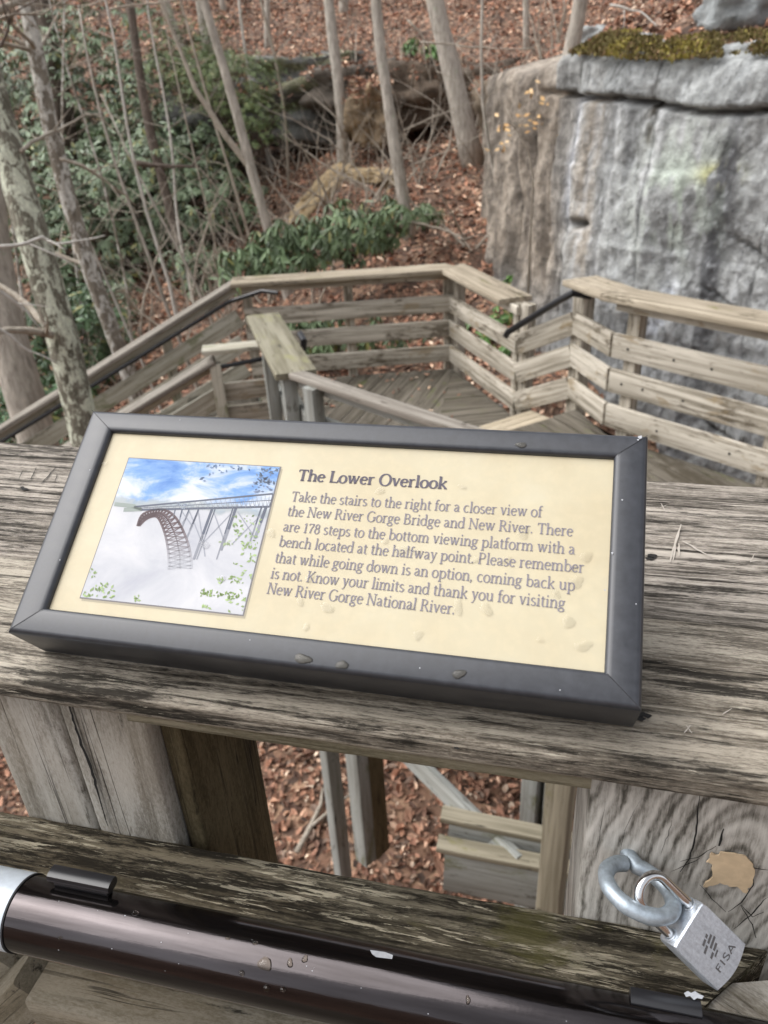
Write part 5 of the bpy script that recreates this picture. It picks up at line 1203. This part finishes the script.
tree('straight grey trunk beside the tan crumbling bank', [(343, 165, 15.5), (338, 110, 15.5), (334, 50, 15.6), (328, -10, 15.7)], .115, 'bark', 9, 6, seed=7)
tree('grey trunk rising from the small shrub behind the far corner of the railing', [(403, 205, 12.0), (392, 150, 12.0), (381, 90, 12.1), (372, 0, 12.2)], .088, 'bark', 9, 8, seed=8)
tree('thickest grey trunk of the slope, beside the dark hollow', [(477, 178, 14.0), (462, 130, 14.0), (448, 60, 14.1), (434, -5, 14.2)], .165, 'bark', 10, 7, seed=9)
tree('thin pale stem standing against the left end of the cliff', [(501, 198, 11.2), (490, 160, 11.2), (485, 105, 11.2), (477, 40, 11.3), (472, -10, 11.4)], .030, 'bark', 6, 12, seed=10, low=6)
tree('trunk growing on the mossy cliff edge', [(571, 52, 10.2), (577, 20, 10.2), (583, -10, 10.2)], .085, 'bark', 8, 6, seed=11, base_ext=.2)
tree('wide dark trunk behind the lichen patched one', [(52, 70, 19), (42, 20, 19), (36, -10, 19)], .26, 'bark_dark', 9, 5, seed=12)
tree('thin trunk leaning over the upper rock ledge', [(190, 75, 19), (176, 40, 19), (165, 0, 19)], .085, 'bark', 9, 8, seed=13)
tree('grey trunk standing behind the long rock ledge', [(218, 105, 18.5), (212, 60, 18.5), (205, 10, 18.5)], .13, 'bark', 9, 6, seed=14)
tree('tan sapling leaning left in the ravine', [(200, 300, 11.5), (178, 255, 11.5), (160, 215, 11.6), (130, 150, 11.7)], .034, 'bark', 4, 9, seed=15, low=4)
for i, (pts_, r_2) in enumerate([([(172, 165, 13.6), (160, 90, 13.7), (148, 10, 13.8)], .045), ([(236, 175, 13), (222, 120, 13), (196, 60, 13.1), (180, 10, 13.2)], .04), ([(110, 230, 11.6), (98, 160, 11.6), (70, 80, 11.7), (52, 10, 11.8)], .035), ([(150, 215, 12.2), (128, 120, 12.3), (112, 40, 12.4)], .04), ([(208, 220, 12.4), (196, 170, 12.4), (190, 110, 12.5), (172, 40, 12.6)], .028), ([(70, 215, 13.5), (60, 130, 13.5), (66, 50, 13.6)], .05), ([(258, 110, 17), (246, 60, 17), (240, 5, 17)], .05), ([(286, 150, 16), (282, 90, 16), (268, 20, 16)], .04), ([(20, 260, 9.5), (8, 170, 9.6), (-6, 80, 9.7)], .05), ([(132, 330, 10.0), (118, 290, 10), (90, 235, 10.1), (75, 190, 10.1)], .03)]):
    tree('slim pale leaning stem among the evergreens and brush', pts_, r_2*(.6+.05*(i % 4)), ['twig_pale', 'twig', 'bark_pale'][i % 3], 7, 14, name='bare_tree', group='slim pale stems among the evergreens', seed=200+i, low=6)
for i, (px, D_, lean) in enumerate([(-30, 24, -.1), (10, 28, .0), (75, 26, .05), (110, 30, 0), (250, 27, -.05), (285, 24, .05), (355, 25, 0), (415, 26, .04), (470, 23, -.06), (520, 19, .02), (545, 26, 0), (640, 17, 0), (700, 20, .05), (760, 16, -.03), (820, 14, 0), (-90, 16, .1), (-120, 12, 0)]):
    g_ = gd(px, D_); rr = random.Random(40+i); root = thing('bare_tree', 'far slim tree trunk on the upper slope', 'tree', g_-Vector((0, 0, .3)), 'slim trees on the upper slope')
    Q = [g_+Vector((lean*z+.08*math.sin(z+i), .02*z, z-.3)) for z in np.linspace(0, 9, 16)]; r0 = rr.uniform(.07, .15)
    V, Fc = tube_geo(Q, [r0*(1-.06*k) for k in range(16)], 9); mesh_obj('trunk', V, Fc, M['bark'], root, ang=None); mb = MB()
    for b in range(9): k = rr.randint(4, 14); branch_geo(mb, Q[k], Vector((rr.gauss(0, 1), rr.gauss(0, 1), .6)), rr.uniform(1, 2), r0*.3, 1, rr, 4)
    mb.build('crown', M['twig'], root, ang=None)
# bare saplings / brush: four prototypes copied
protos = []
for k in range(4):
    rr = random.Random(70+k); root = thing('bare_sapling', 'bare twiggy sapling', 'sapling', (0, 0, -30-k), 'bare saplings in the undergrowth'); mb = MB()
    for s_ in range(rr.randint(2, 3)):
        branch_geo(mb, Vector((0, 0, -.1-30-k)), Vector((rr.gauss(0, .35), rr.gauss(0, .35), 1)), rr.uniform(1.3, 2.4), rr.uniform(.016, .026), 2, rr, 5)
    mb.build('stem', M['twig'], root, ang=None); protos.append(root)
rr = random.Random(99)
SP = [(215, 240, 11.8), (205, 245, 12.3), (232, 215, 13), (300, 190, 13), (345, 130, 15), (300, 120, 16.5), (385, 130, 15), (395, 140, 14.5), (430, 150, 14), (460, 60, 16), (420, 60, 17), (360, 50, 18), (130, 320, 10), (60, 300, 9.5), (80, 250, 12), (20, 330, 8.2), (150, 250, 12), (110, 200, 13), (190, 190, 13), (170, 130, 15), (60, 130, 15), (240, 150, 14.5), (280, 60, 20), (320, 30, 21), (490, 60, 13), (505, 50, 14), (540, 20, 14), (640, 20, 12), (690, 5, 12.5), (10, 80, 16), (90, 60, 18), (330, 160, 14.2), (370, 170, 13.4), (440, 110, 16), (20, 220, 11), (45, 380, 7.5), (260, 130, 16), (520, 40, 12.2), (355, 190, 12.6), (470, 200, 11.4)]
rq = random.Random(17)
SP += [(rq.uniform(-20, 350), 0, rq.uniform(9.5, 20)) for _ in range(26)]+[(rq.uniform(330, 560), 0, rq.uniform(12.5, 20)) for _ in range(18)]
LAB = ['bare twiggy sapling standing in the undergrowth of the slope']
for i, (px, py, D_) in enumerate(SP):
    src = protos[i % 4]; g_ = gd(px, D_)
    if i < 4: r_o = src
    else: r_o = src.copy(); C.objects.link(r_o)
    r_o.matrix_basis = Matrix.Translation(g_) @ Matrix.Rotation(rr.uniform(0, 6.3), 4, 'Z') @ Matrix.Scale(rr.uniform(.7, 1.25), 4)
    r_o['label'] = LAB[0]
    if i >= 4:
        for ch in src.children: c_2 = ch.copy(); C.objects.link(c_2); c_2.parent = r_o
# pale dead twigs reaching in from the big lichen tree's side
def twig(label, pts, r, mat='twig_pale', side=3, seed=0, name='dead_branch'):
    P = [at_d(*p) for p in pts]; Q = []
    for a_, b_ in zip(P, P[1:]): Q += [a_.lerp(b_, i/4) for i in range(4)]
    Q.append(P[-1]); Q = [q+Vector((noise.noise(q*6), noise.noise(q*6+Vector((5, 0, 0))), noise.noise(q*6+Vector((0, 7, 0)))))*.03 for q in Q]
    rr = random.Random(seed); mb = MB(); V, Fc = tube_geo(Q, [r*(1-.7*i/len(Q)) for i in range(len(Q))], 7); mb.add(V, Fc)
    for _ in range(side): i = rr.randint(2, len(Q)-2); t = (Q[i+1]-Q[i]).normalized(); s_ = Matrix.Rotation(rr.uniform(0, 6.3), 3, t) @ t.orthogonal().normalized(); branch_geo(mb, Q[i], t*.6+s_*.8, rr.uniform(.2, .5), r*.5, 0, rr, 5)
    c0 = Q[0]; mb.V = [v-c0 for v in mb.V]; o = mb.build(name, M[mat], Mx=Matrix.Translation(c0), ang=None); return tag(o, label, 'branch', 'bare branches crossing the slope')
twig('pale forked lichen branch crossing the thick lichen trunk', [(-30, 248, 5.6), (10, 246, 5.5), (45, 240, 5.5), (55, 246, 5.5), (75, 240, 5.5), (105, 236, 5.5)], .014, seed=1, side=2)
twig('pale curved twig low in front of the broad smooth trunk', [(-20, 322, 5.5), (8, 336, 5.5), (30, 352, 5.5), (58, 363, 5.5)], .012, seed=2, side=1)
twig('pale branch running down toward the lichen trunk from the picture edge', [(-20, 280, 5.6), (10, 300, 5.6), (28, 310, 5.6), (42, 330, 5.6)], .013, seed=3, side=1)
twig('long curved branch arching across the evergreens', [(60, 160, 9), (85, 165, 9), (105, 180, 9), (125, 195, 9.2), (135, 205, 9.3)], .018, 'twig', seed=4)
twig('thin branch rising from the lichen trunk across dark leaves', [(22, 152, 6), (45, 135, 6.4), (75, 122, 6.8), (102, 112, 7)], .014, 'twig', seed=5)
twig('looping twigs at the top corner above the lichen trunk', [(-5, 22, 5), (15, 12, 5), (40, 18, 5), (65, 2, 5)], .009, 'twig', seed=6, side=6)
twig('dark curved twig at the picture corner beside the sky gap', [(0, 45, 5), (8, 30, 5), (10, 10, 5), (2, -10, 5)], .008, 'bark_dark', seed=7, side=2)
twig('long thin branch stretched level above the cliff end', [(420, 42, 9), (470, 47, 9), (520, 50, 9), (560, 46, 9)], .010, 'twig', seed=8)
twig('thin pale branch slanting across the dark hollow', [(405, 130, 12), (440, 115, 12), (475, 102, 12)], .012, 'twig', seed=9)
twig('thin branch slanting under the dark hollow', [(410, 165, 12), (450, 150, 12), (490, 132, 12), (520, 125, 12)], .010, 'twig', seed=10)
twig('fallen branch lying across the evergreens', [(135, 163, 13.5), (165, 166, 13.5), (200, 166, 13.5)], .045, 'bark_dark', seed=11)
twig('forked branch lying behind the small shrub near the railing corner', [(408, 222, 11), (440, 228, 11), (460, 236, 10.8), (472, 252, 10.6)], .022, 'twig', seed=12)
twig('bright twigs crossing the top of the picture above the long ledge', [(110, 8, 8), (160, 3, 8), (230, -2, 8), (300, 4, 8)], .008, 'twig', seed=13)
twig('fallen stick on the leaves above the moss', [(610, 5, 10.5), (640, 12, 10.4), (660, 30, 10.2)], .015, 'twig_pale', seed=14, side=1)
twig('thin twig hanging at the upper middle of the slope', [(408, 20, 11), (428, 45, 11), (440, 80, 11)], .015, 'twig', seed=15)
P_ = [at_ground(*q)[0]+Vector((0, 0, .05)) for q in [(298, 862), (312, 838), (322, 815), (324, 798)]]
mb = MB(); V, Fc = tube_geo(P_, [.02, .018, .015, .008], 7); mb.add(V, Fc); q_ = at_ground(352, 808)[0]+Vector((0, 0, .1)); V, Fc = tube_geo([P_[1], q_], [.014, .008], 6); mb.add(V, Fc)
q_ = at_ground(385, 795)[0]+Vector((0, 0, .12)); V, Fc = tube_geo([at_ground(352, 808)[0]+Vector((0, 0, .1)), q_], [.008, .004], 6); mb.add(V, Fc)
tag(mb.build('fallen_stick', M['twig'], ang=None), 'forked pale stick on the leaves seen through the gap under the near railing', 'stick')
# ---------------------------------------------------------------- evergreen shrubs
def shrub_mesh(seed, rx, ry, rz, nw, L=.12, base=(.055, .105, .045), droop=.55, dense=1.0, nl=7, wd_=.16):
    r = np.random.default_rng(seed); 
    d = r.normal(size=(nw, 3)); d /= np.linalg.norm(d, axis=1)[:, None]; d[:, 2] = np.abs(d[:, 2])*r.choice([1, 1, 1, -.5], nw); rad = r.uniform(.35, 1, nw)**.5
    lob = 1+.28*np.sin(d[:, 0]*5+seed)*np.sin(d[:, 1]*4+seed*2)+.2*np.sin(d[:, 2]*7+seed)
    tip = d*rad[:, None]*lob[:, None]*np.array([rx, ry, rz]); tip[:, 2] += rz*.55
    V = []; Cc_ = []
    ax = d*np.array([1, 1, .6])+np.array([0, 0, .9]); ax /= np.linalg.norm(ax, axis=1)[:, None]
    n = nw*nl; tp = np.repeat(tip, nl, 0); axr = np.repeat(ax, nl, 0); az = r.uniform(0, 6.28, nw).repeat(nl)+np.tile(np.arange(nl)*6.283/nl, nw)+r.normal(0, .2, n)
    a = np.cross(axr, np.array([.3, .5, .8])); a /= np.linalg.norm(a, axis=1)[:, None]; b = np.cross(axr, a)
    out = a*np.cos(az)[:, None]+b*np.sin(az)[:, None]; dr = droop+r.normal(0, .22, n)
    T = out*np.cos(dr)[:, None]-np.array([0, 0, 1])*np.sin(dr)[:, None]+axr*.12; T /= np.linalg.norm(T, axis=1)[:, None]
    S = np.cross(T, axr); S /= np.linalg.norm(S, axis=1)[:, None]; Nn_ = np.cross(S, T); l = L*r.uniform(.65, 1.15, n); w = l*wd_
    def q(u, v, h): return tp+T*(l*u)[:, None]+S*(w*v)[:, None]+Nn_*(l*h)[:, None]
    V = np.stack([q(.04, 0, 0), q(.4, 1, .035), q(.8, .8, -.05), q(1.0, 0, -.13), q(.8, -.8, -.05), q(.4, -1, .035), q(.45, 0, -.01)], 1)
    bi = (np.arange(n)*7)[:, None]; Fq = np.concatenate([bi+np.array([[0, 6, 2, 1]]), bi+np.array([[0, 5, 4, 6]]), bi+np.array([[6, 4, 3, 2]])], 0)
    cw = r.uniform(.65, 1.35, (nw, 1)).repeat(nl, 0)*r.uniform(.8, 1.25, (n, 1)); col = np.array(base)*cw; yel = (r.uniform(size=(n, 1)) < .06); col = np.where(yel, np.array([.22, .22, .07]), col)
    return V.reshape(-1, 3), Fq, col.repeat(7, 0), tip
def shrub(label, c, r3, nw, seed, L=.12, base=(.055, .105, .045), group='evergreen shrubs on the slope', name='rhododendron_shrub', **kw):
    V, Fq, col, tip = shrub_mesh(seed, *r3, nw, L, base, **kw); root = thing(name, label, 'shrub', c, group)
    np_mesh('foliage', V, Fq, M['leaf'], col, smooth=False, Mx=Matrix.Translation(c), parent=root)
    mb = MB(); rr = random.Random(seed)
    for k in range(min(40, max(5, nw//12))):
        t = Vector(tip[rr.randrange(len(tip))]); p0 = Vector((rr.uniform(-.2, .2)*r3[0], rr.uniform(-.2, .2)*r3[1], -.15)); P = bez(p0, Vector((t.x*.35, t.y*.35, t.z*.6)), t, 6)
        V, Fc = tube_geo(P, [.016*(1-.75*i/6) for i in range(7)], 5); mb.add(V, Fc)
    mb.build('stems', M['bark_dark'], root, ang=None, Mx=Matrix.Translation(c)); return root
BG = (.15, .205, .115)
for (px, D_, r3, nw, lab, L, base) in [
    (60, 16.6, (1.5, 1.2, 1.6), 560, 'dark evergreen shrub behind the slender white patched trunk', .15, BG), (110, 16.0, (1.5, 1.1, 1.8), 640, 'large dark evergreen shrub in the middle of the leafy mass', .15, BG),
    (160, 16.2, (1.5, 1.1, 1.9), 640, 'tall dark evergreen shrub left of the forked thin trunk', .15, BG), (205, 15.4, (1.1, .9, 1.2), 400, 'rounded evergreen shrub behind the forked thin trunk', .14, BG),
    (75, 14.2, (.9, .8, .7), 260, 'low evergreen shrub in the ravine under the fallen branch', .14, BG), (190, 13.9, (.6, .5, .5), 150, 'small evergreen shrub at the lower edge of the leafy mass', .14, BG), (110, 18.5, (2.2, 1.2, 2.8), 900, 'highest evergreen shrub on the far left slope', .17, BG),
    (20, 13.0, (1.2, 1, 1.5), 460, 'evergreen shrub between the two trunks at the far left', .15, (.06, .11, .045)), (-40, 11, (1.1, 1, 1.3), 350, 'evergreen shrub just past the lichen trunk', .14, (.05, .12, .04)),
    (200, 18.8, (1.6, 1.0, 1.5), 420, 'evergreen shrub under the thin trunk leaning over the ledge', .16, (.06, .09, .045)), (60, 21, (2.2, 1.2, 2.0), 420, 'evergreen shrub beside the wide dark trunk', .18, (.06, .09, .05))]:
    shrub(lab, gd(px, D_), r3, nw, int(px*3+D_*7) % 97+1, L, base)
# feathery lighter evergreens (hemlock-like)
for (px, py, D_, r3, nw, lab) in [(225, 95, 15.0, (1.0, .8, .75), 900, 'light yellow green feathery evergreen in front of the rock ledge'), (190, 70, 16.5, (1.1, .7, .8), 700, 'light green feathery evergreen by the upper rock outcrop'), (255, 130, 14.6, (.6, .5, .5), 360, 'small feathery evergreen tip under the long ledge')]:
    p = at_d(px, py, D_); c = Vector((p.x, p.y, p.z-r3[2]*.5)); shrub(lab, c, r3, nw, px, .07, (.12, .165, .055), 'feathery evergreens on the slope', 'evergreen_shrub', droop=.15, nl=8, wd_=.10)
FG = (.13, .185, .09)
for (px, py, D_, r3, nw, lab, L) in [(268, 250, 10.0, (.55, .45, .36), 150, 'bright green shrub at the left end of the low row behind the far railing', .17), (310, 232, 10.3, (.55, .45, .42), 170, 'fullest bright green shrub of the low row behind the far railing', .17), (352, 226, 10.6, (.55, .45, .42), 160, 'bright green shrub below the tan sandy slab', .17),
    (385, 215, 11.0, (.45, .4, .40), 120, 'bright green shrub leaning by the tree trunk at the right end of the low row', .17), (425, 210, 11.4, (.28, .25, .16), 50, 'small flat green shrub right of that trunk', .15), (330, 330, 9.1, (1.1, .35, .4), 190, 'green leaves seen through the rails of the far railing', .17), (245, 262, 9.6, (.35, .3, .3), 60, 'low green shrub behind the left corner of the far railing', .16)]:
    p = at_d(px, py, D_); gz = g1(p.x, p.y); shrub(lab, Vector((p.x, p.y, max(gz, p.z-r3[2]*.9))), r3, int(nw*.62), px+3, L, FG, 'bright green shrubs behind the far railing', droop=.9, wd_=.12)
for (px, py, D_, nw, lab) in [(478, 258, 9.6, 9, 'small green seedling beside the pale stone behind the railing corner'), (516, 247, 10, 16, 'leafy green seedling at the foot of the cliff'), (505, 262, 9.5, 10, 'seedling just below the leafy one by the cliff foot'), (530, 288, 9.0, 12, 'green seedling behind the slanting cap board'), (540, 262, 9.6, 8, 'green tuft touching the cliff base'), (480, 285, 9.0, 8, 'green seedling seen above the second rail'), (432, 58, 16, 20, 'small green shrub on the upper bank near the thickest trunk'), (412, 52, 16.5, 18, 'dull green shrub high above the hollow'), (505, 300, 8.8, 9, 'seedling close behind the rail boards')]:
    p = at_d(px, py, D_); shrub(lab, Vector((p.x, p.y, g1(p.x, p.y) if D_ < 12 else p.z)), (.16, .14, .16), nw, px, .13, (.10, .20, .05), 'green seedlings on the slope', 'seedling', droop=.5)
# sapling holding tan leaves
bs = thing('beech_sapling', 'thin sapling still holding tan dead leaves in front of the cliff', 'sapling', at_d(535, 200, 9.2)); rr = random.Random(5)
mb = MB(); P = [at_d(533, 180, 9.3), at_d(528, 150, 9.3), at_d(515, 128, 9.3), at_d(505, 105, 9.3)]; V, Fc = tube_geo([Vector((P[0].x, P[0].y, g1(P[0].x, P[0].y)-.1))]+P, [.014, .012, .010, .008, .005], 6); mb.add(V, Fc)
TP = []
for q in [(545, 100), (530, 95), (556, 122), (520, 132), (525, 112), (510, 145), (500, 125), (560, 130), (495, 150), (540, 118)]:
    t = at_d(*q, 9.1+rr.uniform(-.2, .3)); V, Fc = tube_geo(bez(P[2], (P[2]+t)/2+Vector((0, 0, .06)), t, 5), [.006, .005, .004, .003, .003, .002], 5); mb.add(V, Fc); TP.append(t)
mb.build('stem', M['twig'], bs, ang=None)
Vl = []; Fl = []; cl_ = []
for t in TP:
    for k in range(5):
        c = t+Vector((rr.gauss(0, .07), rr.gauss(0, .07), rr.gauss(0, .05))); d = Vector((rr.gauss(0, 1), rr.gauss(0, 1), -.6)).normalized(); s_ = d.orthogonal().normalized(); l = rr.uniform(.05, .09); b = len(Vl); u_ = d.cross(s_)
        Vl += [c-d*l/2, c+s_*l*.28, c+d*l/2+u_*.01, c-s_*l*.28]; Fl.append((b, b+1, b+2, b+3)); cc = rr.choice([(.55, .36, .17), (.48, .29, .13), (.62, .44, .25)]); cl_ += [cc]*4
o = mesh_obj('dead_leaves', Vl, Fl, M['leaf_litter'], bs, smooth=False, col=cl_)
# tan leaf brush over the bank between trunks
rs = np.random.default_rng(3)
# ---------------------------------------------------------------- light
w = bpy.data.worlds.new('World'); sc.world = w; w.use_nodes = True; nt = w.node_tree; bgd = nt.nodes['Background']
sky = nt.nodes.new('ShaderNodeTexSky'); sky.sky_type = 'NISHITA'; sky.sun_disc = False; EL, AZ = math.radians(54), math.radians(262)
sky.sun_elevation = EL; sky.sun_rotation = AZ; sky.air_density = 1.0; sky.dust_density = 3.0
hs = nt.nodes.new('ShaderNodeHueSaturation'); hs.inputs['Saturation'].default_value = .21; nt.links.new(sky.outputs[0], hs.inputs['Color']); nt.links.new(hs.outputs[0], bgd.inputs['Color']); bgd.inputs['Strength'].default_value = .15; mx_ = nt.nodes.new('ShaderNodeMix'); mx_.data_type = 'RGBA'; mx_.blend_type = 'MULTIPLY'; mx_.inputs[0].default_value = 1; mx_.inputs[7].default_value = (1, 1, 1, 1); nt.links.new(hs.outputs[0], mx_.inputs[6]); nt.links.new(mx_.outputs[2], bgd.inputs['Color'])
sl = bpy.data.lights.new('sun', 'SUN'); sl.energy = 1.7; sl.angle = math.radians(70); sl.color = (1, .98, .96); so = bpy.data.objects.new('sun', sl); C.objects.link(so)
sv = Vector((math.sin(AZ)*math.cos(EL), math.cos(AZ)*math.cos(EL), math.sin(EL)))
so.rotation_euler = sv.to_track_quat('Z', 'Y').to_euler(); so.location = (0, 0, 20)
sc.view_settings.view_transform = 'Standard'; sc.view_settings.look = 'None'; sc.view_settings.gamma = 1; sc.view_settings.exposure = .86
sc.render.engine = 'CYCLES'; sc.cycles.use_denoising = True; sc.cycles.max_bounces = 8; sc.cycles.transparent_max_bounces = 16
sc.cycles.use_adaptive_sampling = True; sc.cycles.adaptive_threshold = .01
